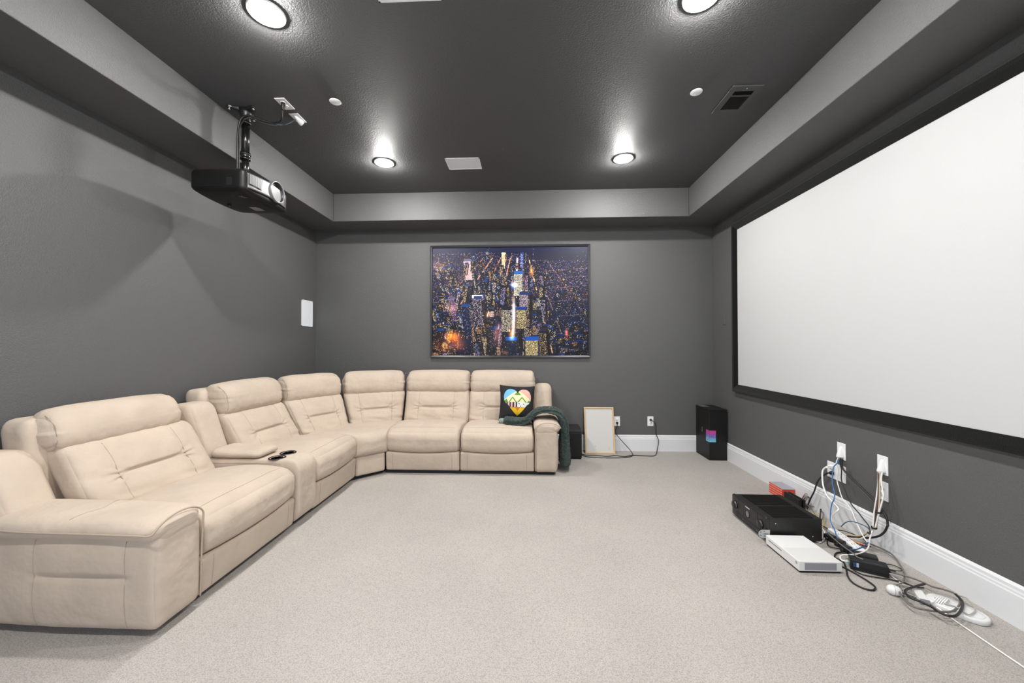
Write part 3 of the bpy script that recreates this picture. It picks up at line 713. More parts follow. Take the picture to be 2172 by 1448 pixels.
def paint_city(W=430, H=300, seed=11):
    rg = np.random.RandomState(seed); rr = random.Random(seed)
    im = np.zeros((H, W, 3), np.float32)           # row 0 = top, sRGB-ish 0..1
    yy, xx = np.mgrid[0:H, 0:W].astype(np.float32)
    u, v = xx / W, yy / H
    im[:] = np.array([.05, .07, .15]); im += (np.array([.05, .05, .12]) * (1 - v)[..., None]) + np.array([-.02, .03, .05]) * v[..., None]
    # small far lights, denser at the middle distance
    n = rg.rand(H, W); dens = .07 + .10 * np.exp(-((v - .3) / .22) ** 2)
    hit = (n < dens) & (v > .045)
    cols = np.array([[1, .72, .35], [1, .85, .6], [.75, .8, 1], [.95, .55, .2]])
    pick = rg.randint(0, 4, (H, W)); bright = rg.rand(H, W)[..., None] ** 1.5
    im = np.where(hit[..., None], im + cols[pick] * bright * .8, im)
    def line(x0, y0, x1, y1, wd, col, a=.8, jit=.5):
        nx, ny = x1 - x0, y1 - y0; L = math.hypot(nx, ny); 
        t_ = ((xx - x0) * nx + (yy - y0) * ny) / L ** 2; d = np.abs((xx - x0) * ny - (yy - y0) * nx) / L
        k = np.exp(-(d / wd) ** 2) * ((t_ > 0) & (t_ < 1)) * (1 - jit + jit * 2 * rg.rand(H, W))
        return k[..., None] * np.array(col) * a
    # avenues converging to the upper middle
    for i, (xb, a) in enumerate([(-.25, .5), (-.05, .7), (.14, .6), (.27, .85), (.36, .8), (.52, 1.0), (.62, .3), (.775, .9), (.88, .4), (1.15, .25)]):
        xt = .56 + (xb - .56) * .28
        im += line(W * xt, H * .10, W * xb, H * 1.0, 1.6 if i != 5 else 2.6, (1, .62, .28) if i != 5 else (1, .84, .72), a)
    for yb in (.24, .31, .4, .52, .66, .82, .95):       # cross streets
        im += line(0, H * (yb + .05), W, H * (yb - .04), .9, (.95, .6, .3), .35)
    # towers: far to near, each a lit front, darker side and a blue roof
    tw = []
    for k in range(520):
        vy = rr.random() ** .8 * 1.02 + .08
        tw.append((vy, rr.random()))
    tw.sort()
    for vy, ux in tw:
        sc_ = .25 + .95 * vy
        dx = ux - .56
        cx = int(W * (ux)); by = int(H * vy)
        den = 1.0 if ux < .68 else .55
        bw = int(W * .024 * sc_ * rr.uniform(.7, 1.5)); bh = int(H * .15 * sc_ * rr.uniform(.35, 1.25) * den * (1.25 if .2 < ux < .7 else .8))
        if bw < 2 or bh < 3: continue
        kind = rr.random(); base = rr.choice([(.10, .10, .16), (.06, .08, .16), (.14, .11, .13), (.05, .06, .12)])
        lit = rr.choice([(1, .86, .58), (1, .78, .48), (.86, .86, .98), (.98, .90, .70)]); p = rr.uniform(.25, .8) if kind < .62 else rr.uniform(.02, .2)
        if ux > .75: p *= .55
        lean = dx * .55
        for r in range(bh):
            y = by - r
            if y < 2 or y >= H: continue
            xo = int(cx + lean * r)
            a0, a1 = max(0, xo), min(W, xo + bw)
            if a1 <= a0: continue
            row = np.tile(np.array(base), (a1 - a0, 1)) * (1.0 + .6 * (1 - r / bh))
            if r % 2 == 0:
                on = rg.rand(a1 - a0) < p; row[on] += np.array(lit) * (.30 + .6 * rg.rand(on.sum())[:, None])
            im[y, a0:a1] = row
            s0, s1 = (max(0, a0 - bw // 3), a0) if dx > 0 else (a1, min(W, a1 + bw // 3))
            if s1 > s0: im[y, s0:s1] = np.array(base) * .7 + ((rg.rand(s1 - s0) < p * .4)[:, None] * np.array(lit) * .3)
        y = by - bh; xo = int(cx + lean * bh); rh = max(1, int(3.2 * sc_))
        if 2 < y < H:
            rc = rr.choice([(.07, .16, .34), (.05, .09, .20), (.10, .13, .22), (.08, .22, .44), (.04, .05, .10)])
            im[max(0, y - rh):y + 1, max(0, xo - 1):min(W, xo + bw + bw // 3)] = rc
    # a few large landmarks of light, all generic
    def slab(x, y, wd, h, face, roof, p, lean=0):
        wc = np.array(rr.choice([(1, .90, .72), (1, .80, .58), (.95, .90, 1), (1, .95, .85), (.85, .78, .95)]))
        x, y, wd, h = int(x * W), int(y * H), int(wd * W), int(h * H)
        for r in range(h):
            yk = y + r
            if yk >= H: break
            xo = int(x + lean * r); a0, a1 = max(0, xo), min(W, xo + wd)
            row = np.tile(np.array(face), (a1 - a0, 1))
            on = rg.rand(a1 - a0) < (p if r % 3 else p * .12); row[on] = row[on] * .4 + wc * (.25 + .65 * rg.rand(int(on.sum()), 1))
            im[yk, a0:a1] = row
        rh = int(.012 * H + wd * .22)
        im[max(0, y - rh):y, max(0, x):x + wd + 2] = roof
    L_ = [(.205, .13, .045, .17, (.70, .60, .62), (.45, .42, .50), .25, .12), (.45, .07, .022, .13, (.72, .68, .52), (.9, .85, .7), .5, 0),
          (.35, .02, .02, .05, (.35, .45, .50), (.3, .6, .6), .2, 0), (.57, .07, .018, .12, (.30, .40, .62), (.2, .3, .5), .3, 0), (.645, .03, .012, .10, (.55, .50, .50), (.6, .6, .7), .5, 0)]
    for x, y, wd, h, f_, r_, p_, l_ in L_: slab(x, y, wd, h, f_, r_, p_, l_)
    sp = sorted([(rr.uniform(.12, .80), rr.uniform(.02, .70)) for _ in range(62)])
    for y, x in sp:
        sc_ = .45 + 1.0 * y; lx = (x - .56) * .5
        wd = .030 * sc_ * rr.uniform(.7, 1.25); h = .16 * sc_ * rr.uniform(.7, 1.3)
        f_ = rr.choice([(.13, .11, .13), (.07, .09, .18), (.17, .14, .15), (.24, .20, .22), (.05, .08, .18), (.10, .09, .16), (.30, .25, .30)])
        r_ = rr.choice([(.10, .20, .38), (.07, .10, .18), (.14, .15, .24), (.10, .28, .50), (.05, .07, .12)])
        slab(x, y, wd, h, f_, r_, rr.choice([.06, .12, .3, .42]), lx)
        X0, Y0 = int((x + wd) * W), int(y * H)      # unlit flank
        for r in range(int(h * H)):
            if Y0 + r < H:
                xo = int(X0 + lx * r); im[Y0 + r, max(0, min(W, xo)):max(0, min(W, xo + int(wd * W * .4)))] = np.array(f_) * .45
    L_ = [(.26, .47, .065, .27, (.10, .09, .12), (.85, .84, .82), .30, .05), (.19, .55, .055, .27, (.06, .12, .26), (.12, .28, .48), .05, .10), (.12, .48, .03, .20, (.30, .22, .32), (.4, .4, .5), .15, .12),
          (.53, .25, .055, .20, (.45, .44, .42), (.16, .42, .66), .6, 0), (.45, .58, .055, .20, (.28, .26, .25), (.08, .10, .20), .5, 0), (.545, .58, .06, .17, (.30, .28, .22), (.10, .26, .50), .6, 0),
          (.565, .44, .055, .11, (.34, .32, .28), (.10, .22, .42), .5, 0), (.60, .86, .08, .14, (.40, .38, .28), (.10, .36, .66), .7, 0), (.475, .86, .07, .14, (.05, .10, .22), (.08, .34, .64), .03, 0), (.17, .88, .08, .12, (.05, .08, .20), (.08, .12, .26), .03, 0)]
    for x, y, wd, h, f_, r_, p_, l_ in L_: slab(x, y, wd, h, f_, r_, p_, l_)
    im[int(.45 * H):int(.475 * H), int(.27 * W):int(.325 * W)] = (.12, .25, .48)
    # bright avenue, orange square, glow
    def glow(cx, cy, s, col, a, sy=None):
        sy = sy or s
        return (np.exp(-(((u - cx) / s) ** 2 + ((v - cy) / sy) ** 2)) * a)[..., None] * np.array(col)
    im += glow(.525, .62, .012, (1, .9, .8), 1.0, .16) + glow(.525, .35, .018, (.95, .97, 1), 1.0) + glow(.51, .80, .016, (1, .75, .5), .8, .06)
    im += glow(.13, .82, .05, (1, .5, .08), .95, .045) + glow(.07, .92, .06, (.9, .4, .15), .4) + glow(.17, .90, .05, (1, .5, .2), .5)
    im += glow(.37, .62, .03, (1, .65, .4), .5) + glow(.42, .80, .02, (.9, .6, .6), .5, .1) + glow(.12, .56, .04, (1, .7, .6), .35)
    im += glow(.86, .79, .012, (1, .45, .2), .8, .04) + glow(.47, .97, .02, (1, .6, .3), .5) + glow(.04, .17, .05, (.9, .55, .3), .4)
    im += glow(.64, .23, .012, (1, .55, .1), .8, .04)
    top = v < .05                          # river at the top right
    rv = (v < .13 - .05 * np.abs(u - .8)) & (u > .62)
    im = np.where((rv & (rg.rand(H, W) > .04))[..., None], np.array([.15, .15, .26]) + 0 * im, im)
    im = np.where((top & (rg.rand(H, W) > .10))[..., None], np.array([.12, .15, .30]) + 0 * im, im)
    im = im * (1 - .25 * np.clip((v - .6), 0, 1)[..., None])
    im = np.clip(im, 0, 1); im = im * (.60 + .72 * im)
    return np.clip(im, 0, 1)
def picture(name, im, x0, x1, z0, z1, y, m, parent):
    H, W, _ = im.shape
    X, Z = np.meshgrid(np.linspace(x0, x1, W + 1), np.linspace(z1, z0, H + 1))
    co = np.stack([X, np.full_like(X, y), Z], -1).reshape(-1, 3)
    i = (np.arange(H)[:, None] * (W + 1) + np.arange(W)[None, :]).ravel()
    fs = np.stack([i, i + W + 1, i + W + 2, i + 1], 1)
    me = bpy.data.meshes.new(name); me.vertices.add(len(co)); me.vertices.foreach_set('co', co.ravel())
    me.loops.add(fs.size); me.loops.foreach_set('vertex_index', fs.ravel()); me.polygons.add(len(fs))
    me.polygons.foreach_set('loop_start', np.arange(len(fs)) * 4); me.polygons.foreach_set('loop_total', np.full(len(fs), 4))
    me.update(calc_edges=True)
    lin = np.where(im <= .04045, im / 12.92, ((im + .055) / 1.055) ** 2.4).reshape(-1, 3)
    col = np.concatenate([lin, np.ones((len(lin), 1))], 1).repeat(4, axis=0).astype(np.float32)
    a = me.color_attributes.new('paint', 'FLOAT_COLOR', 'CORNER'); a.data.foreach_set('color', col.ravel())
    me.materials.append(m); me.validate()
    o = bpy.data.objects.new(name, me); C.objects.link(o); o.parent = parent; return o
picture('print', paint_city(), -PW / 2 + .02, PW / 2 - .02, .02, PH - .02, -.012, M['paintpic'], t)
box('backing_board', (-PW / 2 + .012, -.0115, .012), (PW / 2 - .012, -.001, PH - .012), M['blackm'], t)

# ---------------------------------------------------------------- projector hanging from the ceiling
t = empty('projector_mount', (-2.118, 2.762, ZT), 'black ceiling mount with round pole carrying the projector', 'projector mount')
mb = MB()
for k in range(3):
    a = math.radians(95 + 120 * k); ca, sa = math.cos(a), math.sin(a)
    R = []
    for q, wd, hh in ((0, .034, .022), (.05, .026, .018), (.085, .018, .014), (.105, .020, .016), (.118, .010, .012)):
        cx, cy = ca * q, sa * q
        R.append([(cx - sa * wd, cy + ca * wd, 0), (cx + sa * wd, cy - ca * wd, 0), (cx + sa * wd * .8, cy - ca * wd * .8, -hh), (cx - sa * wd * .8, cy + ca * wd * .8, -hh)])
    mb.rings(R, smooth=False)
cp = mb.build('ceiling_plate', M['black'], t, bevel=.003)
for k in range(3):
    a = math.radians(95 + 120 * k); MB().lathe([(.001, -.026), (.008, -.025), (.009, -.012)], c=(math.cos(a) * .1, math.sin(a) * .1, 0), n=12).build('bolt', M['chrome'], cp)
MB().lathe([(.05, -.005), (.040, -.03), (.034, -.06), (.034, -.085), (.031, -.09)]).build('collar', M['black'], t)
MB().lathe([(.0265, -.08), (.0265, -.345)]).build('pole', M['pipe'], t)
MB().lathe([(.0265, -.318), (.034, -.322), (.034, -.338), (.031, -.342), (.031, -.362), (.034, -.366), (.034, -.376), (.028, -.380)]).build('coupling', M['pipe'], t)
MB().lathe([(.0245, -.36), (.0245, -.515)]).build('lower_tube', M['pipe'], t)
for z in (-.095, -.33, -.485): MB().lathe([(.030, z), (.036, z - .002), (.036, z - .010), (.030, z - .012)], cap=False).build('strap', M['bcable'], t)
MB().box((-.07, -.05, -.548), (.07, .05, -.540)).box((-.03, -.025, -.54), (.03, .025, -.505)).build('bracket', M['black'], t, bevel=.003)
# body
PB = Vector((-2.145, 2.768, 2.350))
t = empty('projector', PB, 'black home cinema projector with silver lens trim hanging from ceiling pole', 'projector')
DX, DY, HZ = .385, .490, .172
def pmap(a, b, c):       # a: back -> front (x), b: y, c: z
    bulge = .022 * (1 - (2 * b - 1) ** 2)
    x = (a - .5) * DX + bulge * max(0, (a - .5) * 2) ** 2
    z = c * HZ
    if c < .5: z += .020 * (abs(2 * b - 1) ** 3) * (1 - 2 * c) + .012 * (1 - a) ** 3
    z += .012 * max(0, c - .5) * 2 * (1 - (2 * b - 1) ** 2)
    return Vector((x, (b - .5) * DY, z))
soft('body', M['body'], (DX, DY, HZ), (.035, .030, .032), pmap, n=(12, 16, 8), parent=t)
def front(b, c, out=.0):  # point on the front face of the body
    p = pmap(1, b, c); p.x += out; return p
# silver trim panel wrapping the front
def trim_shape():
    mb = MB(); nb, nc = 44, 10; vs = []; fs = []
    for i in range(nb + 1):
        b = .035 + .93 * i / nb
        lo = .20 + .10 * math.sin(PI * b); hi = .86 - .02 * math.cos(2 * PI * b)
        for j in range(nc + 1):
            c = lo + (hi - lo) * j / nc
            e = min(1, min(b - .03, .97 - b) / .10)
            vs.append(front(b, c, .0035 - .030 * (1 - e) ** 2 * 1.0))
    for i in range(nb):
        for j in range(nc):
            a = i * (nc + 1) + j; fs.append((a, a + 1, a + nc + 2, a + nc + 1))
    mb.add(vs, fs, 0, True); o = mb.build('front_trim', M['silver'], t); s = o.modifiers.new('thick', 'SOLIDIFY'); s.thickness = .004; s.offset = 1
    return o
ft = trim_shape()
mb = MB()
for k in range(11):                      # near-side air grille
    b = .085 + k * .019; mb.add([front(b, .42, .015), front(b + .010, .42, .015), front(b + .010, .80, .015), front(b, .80, .015), front(b, .42, .002), front(b + .010, .42, .002), front(b + .010, .80, .002), front(b, .80, .002)], [(0, 1, 2, 3), (0, 4, 5, 1), (1, 5, 6, 2), (2, 6, 7, 3), (3, 7, 4, 0)])
mb.build('grille_fins', M['silver'], ft)
MB().add([front(.075, .38, .0085), front(.30, .38, .0085), front(.32, .83, .0085), front(.075, .83, .0085)], [(0, 1, 2, 3)]).build('grille_recess', M['slot'], ft)
mb = MB(); mb.add([front(.84, .35, .0085), front(.88, .30, .0085), front(.905, .78, .0085), front(.87, .80, .0085)], [(0, 1, 2, 3)])
mb.build('exhaust_recess', M['slot'], ft)
LB = .640; lc = front(LB, .66, 0); lc.z = .122
le = MB().lathe([(.079, -.03), (.081, .014), (.079, .020), (.075, .021), (.073, .018), (.072, -.005)], c=lc, ax='x', n=48, cap=False).build('lens_ring', M['silver'], t)
MB().lathe([(.073, .014), (.070, .000), (.058, -.008), (.056, .002), (.052, .002), (.048, -.014)], c=lc, ax='x', n=48, cap=False).build('inner_barrel', M['black'], le)
MB().lathe([(.049, -.010), (.038, -.003), (.02, .002), (.001, .003)], c=lc, ax='x', n=40).build('lens_glass', M['glass'], le)
mb = MB(); mb.box((-.13, -DY / 2 - .002, .045), (.05, -DY / 2 + .001, .047)); mb.box((.075, -DY / 2 - .001, .05), (.115, -DY / 2 + .004, .105)); mb.build('side_hatch', M['black'], t)
mb = MB()
for i in range(4): mb.box((.10 + .008 * i, -.16 + .012 * i, .003), (.125 + .008 * i, -.157 + .012 * i, .0075))
mb.build('underside_print', M['grey'], t)
box('rating_label', (.02, .04, .0005), (.09, .12, .0025), M['grey'], t)
MB().lathe([(.001, -.012), (.012, -.010), (.012, .012)], c=(-.10, 0, 0), n=16).build('foot', M['black'], t)
MB().lathe([(.001, -.006), (.012, -.004), (.012, .012)], c=(.11, -.16, .008), n=16).build('foot', M['black'], t)
box('paper_tag', (-.13, -.15, .168), (-.09, -.11, .178), M['plate'], t)

def cable(name, pts, r, m, lab, cat='cable', k=8, n=7, group=None):
    return tag(MB().tube(spline(pts, k), r, n).build(name, m), lab, cat, group)
cable('signal_cable', [(-1.787, 2.845, 3.035), (-1.83, 2.83, 2.995), (-1.90, 2.80, 2.965), (-1.98, 2.765, 2.965), (-2.05, 2.735, 2.985), (-2.085, 2.72, 2.975), (-2.130, 2.728, 2.93), (-2.142, 2.733, 2.86), (-2.143, 2.733, 2.70), (-2.143, 2.733, 2.60), (-2.143, 2.733, 2.54)], .0055, M['bcable'], 'thin black cable running from hooded ceiling plate down the projector pole')
cable('network_cable', [(-1.785, 2.85, 3.040), (-1.83, 2.842, 3.008), (-1.87, 2.825, 2.985), (-1.92, 2.805, 2.975)], .0062, M['bluegrey'], 'short blue cable stretch leaving the hooded plate in the ceiling')
cable('power_cable', [(-1.776, 2.676, 3.022), (-1.790, 2.69, 2.985), (-1.83, 2.74, 2.965), (-1.90, 2.775, 2.975), (-1.98, 2.755, 2.98), (-2.06, 2.725, 3.00), (-2.11, 2.718, 2.985), (-2.135, 2.718, 2.93), (-2.152, 2.728, 2.85), (-2.154, 2.728, 2.70), (-2.154, 2.728, 2.58), (-2.154, 2.728, 2.54)], .0065, M['bcable'], 'thick black cord looping from ceiling outlet to the projector pole')
tag(MB().lathe([(.001, 0), (.014, 0), (.014, -.02), (.008, -.045), (.006, -.055)], n=14).build('ceiling_plug', M['bcable'], loc=(-1.772, 2.675, ZT - .008)), 'black plug pushed up into the white ceiling outlet', 'plug')

# ---------------------------------------------------------------- things along the back wall
t = empty('tall_black_box', (2.035, 4.365, 0), 'tall black carton with a pink and blue sticker standing in the back right corner', 'box')
box('carton', (0, 0, 0), (.196, .335, .562), M['blackm'], t, bevel=.004)
box('lid', (-.002, -.002, .552), (.198, .337, .572), M['blackm'], t, bevel=.003)
st = MB().box((-.0012, -.0012, .205), (.073, 0, .335)).box((-.0012, -.0012, .205), (0, .073, .335)).build('sticker', M['gradient'], t)
MB().box((-.0016, .025, .222), (-.001, .035, .240)).build('sticker_print', M['sblue'], st)
MB().box((.055, -.0016, .27), (.060, -.001, .275)).build('sticker_dot', M['plate'], st)
box('top_label', (.01, .18, .572), (.09, .32, .573), M['silver'], t)
mb = MB()
for k in range(5): mb.box((-.0008, .165, .285 + k * .012), (0, .178 + .004 * (k % 2), .293 + k * .012))
mb.build('faint_print', M['grey'], t)

t = empty('subwoofer', (.41, 4.36, 0), 'black box subwoofer on the floor right of the sofa behind the blanket', 'speaker')
box('cabinet', (0, .006, .012), (.206, .33, .330), M['black'], t, bevel=.006)
box('front_grille', (.004, -.010, .016), (.202, .008, .300), M['blackm'], t, bevel=.006)
box('top_strip', (.004, -.008, .303), (.202, .01, .328), M['metal_black'], t, bevel=.003)
for x in (.02, .186):
    for y in (.03, .3): MB().lathe([(.012, 0), (.012, .014)], c=(x, y, 0), n=12).build('foot', M['black'], t)

t = empty('whiteboard', (.864, 4.585, 0), 'small whiteboard in a pale pine frame leaning on the back wall', 'whiteboard')
lean = math.atan2(.105, .53); t.rotation_euler = (-lean, 0, 0)
HX, HZ_ = .178, .548; prof = [(0, -.010), (.004, -.013), (.016, -.012), (.020, -.004), (.020, .008), (0, .008)]
R = []
for sx, sz in ((0, 0), (1, 0), (1, 1), (0, 1)):
    R.append([((-HX + i_ if sx == 0 else HX - i_), y_, (i_ if sz == 0 else HZ_ - i_)) for i_, y_ in prof])
MB().rings(R, closed=True, smooth=False).build('frame', M['pine'], t)
bd = box('board', (-HX + .018, -.002, .018), (HX - .018, .006, HZ_ - .018), M['board'], t)
MB().box((-.055, -.0026, .085), (-.050, -.002, .093)).box((.105, -.0026, .05), (.108, -.002, .056)).box((.106, -.0026, .065), (.109, -.002, .072)).build('ink_marks', M['bcable'], bd)

cable('power_cable', [(1.095, 4.70, .335), (1.085, 4.69, .30), (1.06, 4.68, .25), (1.10, 4.67, .18), (1.17, 4.64, .10), (1.23, 4.60, .03), (1.22, 4.50, .006), (1.12, 4.43, .005), (.95, 4.41, .005), (.80, 4.42, .005), (.66, 4.46, .006), (.60, 4.60, .02)], .0042, M['bcable'], 'thin black cord from the outlet beside the whiteboard curling along the floor')
cable('power_cable', [(1.50, 4.70, .383), (1.53, 4.68, .36), (1.55, 4.68, .32), (1.55, 4.67, .22), (1.575, 4.66, .14), (1.55, 4.63, .06), (1.51, 4.56, .008), (1.45, 4.50, .005), (1.32, 4.51, .005), (1.22, 4.51, .007), (1.12, 4.47, .005), (1.02, 4.50, .005), (.92, 4.47, .005), (.80, 4.50, .005), (.66, 4.52, .006), (.60, 4.64, .02)], .0048, M['bcable'], 'black cord from the middle outlet of the back wall to the subwoofer')
plug('plug', 'black plug in the middle outlet of the back wall', (1.50, D - .008, .383), 0, M['bcable'], group='plugs on the back wall')
plug('plug', 'black plug in the outlet beside the whiteboard', (1.095, D - .008, .342), 0, M['bcable'], group='plugs on the back wall')

# ---------------------------------------------------------------- electronics on the floor by the right wall
t = empty('av_receiver', (1.572, 2.572, 0), 'wide black audio receiver on the floor with ribbed vented top', 'receiver')
RX, RY, RZ_ = .345, .410, .160
box('chassis', (.012, 0, .014), (RX, RY, RZ_ - .002), M['metal_black'], t, bevel=.002)
mb = MB()
for blk in ((.012, .195), (.215, .398)):      # vented top: long ridges
    n = 14
    for k in range(n):
        y = blk[0] + (blk[1] - blk[0]) * k / n; mb.box((.045, y, RZ_ - .003), (.30, y + .0065, RZ_ + .0015))
mb.build('top_vents', M['blackm'], t)
fp = soft('front_panel', M['metal_black'], (.030, .414, .150), (.014, .006, .010), lambda a, b, c: Vector((-.014 + a * .03, -.002 + b * .414, .012 + c * .150)), n=(2, 10, 6), parent=t)
mb = MB(); mb.box((-.016, .060, .020), (-.008, .350, .052)); mb.box((-.0155, .088, .052), (-.010, .090, .158)); mb.box((-.0155, .322, .052), (-.010, .324, .158)); mb.build('display_slot', M['slot'], t)
for y in (.052, .362):
    k = MB().lathe([(.029, .004), (.028, -.013), (.025, -.017), (.001, -.018)], c=(-.014, y, .098), ax='x', n=32).build('knob', M['black'], t)
    MB().lathe([(.0290, -.006), (.0297, -.008), (.0290, -.010)], c=(-.014, y, .098), ax='x', n=32, cap=False).build('knob_ring', M['chrome'], k)
MB().lathe([(.026, .0), (.026, -.003), (.023, -.004)], c=(-.0135, .207, .095), ax='x', n=32, cap=False).build('porthole_ring', M['metal_black'], t)
MB().lathe([(.001, -.001), (.022, -.001)], c=(-.0135, .207, .095), ax='x', n=32, cap=False).build('porthole_display', M['grey'], t)
text_mesh('brand_lettering', 'marantz', .016, M['white'], t, Matrix.Translation((-.0146, .207, .140)) @ Matrix(((0, 0, -1, 0), (-1, 0, 0, 0), (0, 1, 0, 0), (0, 0, 0, 1))))
mb = MB()
for i in range(5): mb.lathe([(.001, -.002), (.0022, -.0015), (.0025, 0)], c=(-.016, .075 + i * .010 + (.15 if i > 2 else 0), .034), ax='x', n=8)
mb.build('socket_pins', M['chrome'], t)
mb = MB()
for i in range(13):
    for j in range(9): mb.box((.075 + i * .0145, -.0008, .060 + j * .0085), (.083 + i * .0145, .0, .063 + j * .0085))
sp = mb.build('side_vents', M['slot'], t)
mb = MB()
for x, z in ((.05, .125), (.285, .045)): mb.lathe([(.001, -.002), (.004, -.002), (.0045, 0)], c=(x, 0, z), ax='y', n=12)
mb.build('side_screws', M['chrome'], t)
for x in (.05, .30):
    for y in (.05, .36): MB().lathe([(.02, 0), (.02, .015)], c=(x, y, 0), n=16).build('foot', M['black'], t)
mb = MB().tube([(.345, .03, .13), (.352, .03, .14), (.375, .05, .205)], .0045, 10); mb.build('aerial', M['bcable'], t)

# white game console
t = empty('game_console', (1.540, 2.238, 0), 'flat white game console on the floor in front of the receiver', 'game console')
box('base', (.006, .004, 0), (.232, .300, .012), M['blackm'], t, bevel=.002)
box('shell', (0, 0, .011), (.236, .304, .0645), M['white'], t, bevel=.002)
mb = MB(); mb.box((-.0008, .150, .044), (.001, .275, .047)); mb.build('disc_slot', M['slot'], t)
mb = MB().box((.03, -.0008, .018), (.206, 0, .058)); vp = mb.build('vent_panel', M['ventgrey'], t)
mb = MB()
for i in range(30):
    for j in range(7): mb.box((.033 + i * .0057, -.0013, .0205 + j * .0053), (.0355 + i * .0057, -.0007, .0230 + j * .0053))
mb.build('vent_holes', M['grey'], vp)
box('perforated_top', (.004, .004, .0642), (.232, .150, .0652), M['whitetop'], t)
lg = MB().lathe([(.0075, -.0012), (.0068, -.0014), (.0060, -.0012)], c=(0, .022, .048), ax='x', n=24, cap=False)
for s in (-1, 1): lg.tube([(-.0012, .022 + s * .0035, .052), (-.0014, .022 - s * .0005, .048), (-.0012, .022 - s * .0040, .0435)], .0006, 5)
lg.build('power_logo', M['grey'], t)

# translucent-white printed tag leaning on the receiver corner
mb = MB(); pts = []
for a in range(13): q = PI / 2 + PI * a / 12; pts.append((.028 + .026 * math.cos(q), .030 + .026 * math.sin(q)))
pts += [(.075, .004), (.075, .056)]
n = len(pts)
mb.add([(x, 0, z) for x, z in pts] + [(x, .0012, z) for x, z in pts], [tuple(range(n)), tuple(range(2 * n - 1, n - 1, -1))] + [(i, (i + 1) % n, (i + 1) % n + n, i + n) for i in range(n)])
t = empty('printed_tag', (1.500, 2.555, .034), 'whitish rounded card with dark print standing at the receiver corner', 'tag')
tg = mb.build('card', M['clearcase'], t)
mb = MB()
for x, z, a in ((.014, .040, .006), (.014, .018, .006), (.035, .046, .007), (.035, .030, .028), (.035, .022, .028), (.035, .014, .020), (.062, .010, .005)): mb.box((x, -.0006, z), (x + a, 0, z + .002 + (.003 if a < .008 else 0)))
mb.build('print', M['bcable'], tg)

# red game cases
for k in range(9):
    z = k * .0102; dx = [0, .002, -.001, .003, 0, .001, -.002, .002, 0][k]
    t = empty('game_case', (2.125 + dx, 3.285 + dx, z), 'red-spined game case in the stack against the right baseboard, ' + (['bottom', 'second from bottom', 'third from bottom', 'fourth from bottom', 'middle', 'fourth from top', 'third from top', 'second from top', 'topmost'][k]) + ' of the stack', 'game case', 'red game cases in a stack')
    MB().box((.0006, 0, .0003), (.1045, .170, .0098)).build('shell', M['clearcase'] if k == 8 else M['red'], t, bevel=.0015)
    box('spine', (-.0002, .001, .0012), (.0012, .169, .0088), M['redl'] if k in (1, 3, 5, 7) else M['red'], t)
    if k == 8: box('cover_sleeve', (.006, .004, .0095), (.100, .166, .0102), M['ventgrey'], t)
# black dock standing upright
t = empty('console_dock', (2.078, 3.018, 0), 'black upright game dock with a slot standing behind the receiver', 'dock')
box('front_shell', (0, 0, 0), (.022, .173, .104), M['blackm'], t, bevel=.004)
box('back_shell', (.034, 0, 0), (.052, .173, .104), M['blackm'], t, bevel=.004)
box('slot_floor', (.02, .002, 0), (.036, .171, .03), M['slot'], t)
box('engraved_mark', (-.0004, .06, .045), (.0002, .115, .0465), M['slot'], t)

# power strip with plugs and adapters
a = math.atan2(2.668 - 2.484, 2.083 - 2.059)
t = empty('power_strip', (2.07, 2.575, 0), 'long white power strip lying on carpet among the cables', 'power strip', rz=a - PI / 2)
box('housing', (-.026, -.145, 0), (.026, .145, .034), M['plate'], t, bevel=.006)
mb = MB()
for k in range(6):
    y = -.115 + k * .042
    mb.box((-.010, y, .0338), (-.007, y + .012, .0346)).box((.005, y, .0338), (.008, y + .012, .0346))
mb.build('sockets', M['slot'], t)
ADP = [('black_adapter', (2.000, 2.615, 0), (.045, .060, .038), 'small black adapter at the far end of the white power strip'),
       ('black_adapter', (2.000, 2.535, 0), (.040, .050, .045), 'square black plug block beside the middle of the white power strip'),
       ('black_adapter', (1.985, 2.470, 0), (.050, .045, .040), 'black plug block near the blue cable loop')]
for nm, lo, s, lab in ADP:
    t = empty(nm, lo, lab, 'adapter', 'black adapters at the power strip', .3)
    box('case', (-s[0] / 2, -s[1] / 2, 0), (s[0] / 2, s[1] / 2, s[2]), M['black'], t, bevel=.006)
    MB().lathe([(.006, 0), (.008, .006), (.005, .016)], c=(-s[0] / 2 - .012, 0, s[2] / 2), ax='x', n=12).build('cord_sleeve', M['bcable'], t)
t = empty('flat_adapter', (2.020, 2.392, 0), 'flat black power adapter behind the larger power brick', 'adapter', rz=math.radians(-32))
box('case', (-.065, -.028, 0), (.065, .028, .036), M['black'], t, bevel=.005); box('rating_label', (-.03, -.015, .036), (.03, .015, .0365), M['metal_black'], t)
# power brick
a = math.atan2(2.205 - 2.285, 1.985 - 1.850)
t = empty('power_brick', (1.945, 2.270, 0), 'black power brick with blue and silver label on the carpet', 'power brick', rz=a)
box('case', (-.082, -.032, .002), (.082, .032, .060), M['black'], t, bevel=.004)
box('blue_label', (-.069, -.0326, .022), (-.055, -.0318, .046), M['sblue'], t); box('silver_label', (-.055, -.0327, .022), (-.045, -.0319, .046), M['slight'], t)
mb = MB()
for k in range(26): mb.box((-.055 + k * .0045, -.0250, .0598), (-.053 + k * .0045, -.0225, .0606))
mb.build('vent_dots', M['grey'], t)
box('top_grille', (-.03, -.012, .0598), (.015, .005, .0605), M['slot'], t)
MB().lathe([(.010, 0), (.010, .012), (.006, .032)], c=(.082, .0, .030), ax='x', n=14).build('cord_sleeve', M['bcable'], t)
MB().box((-.090, -.012, .022), (-.080, .004, .034)).build('green_connector', M['green'], t)

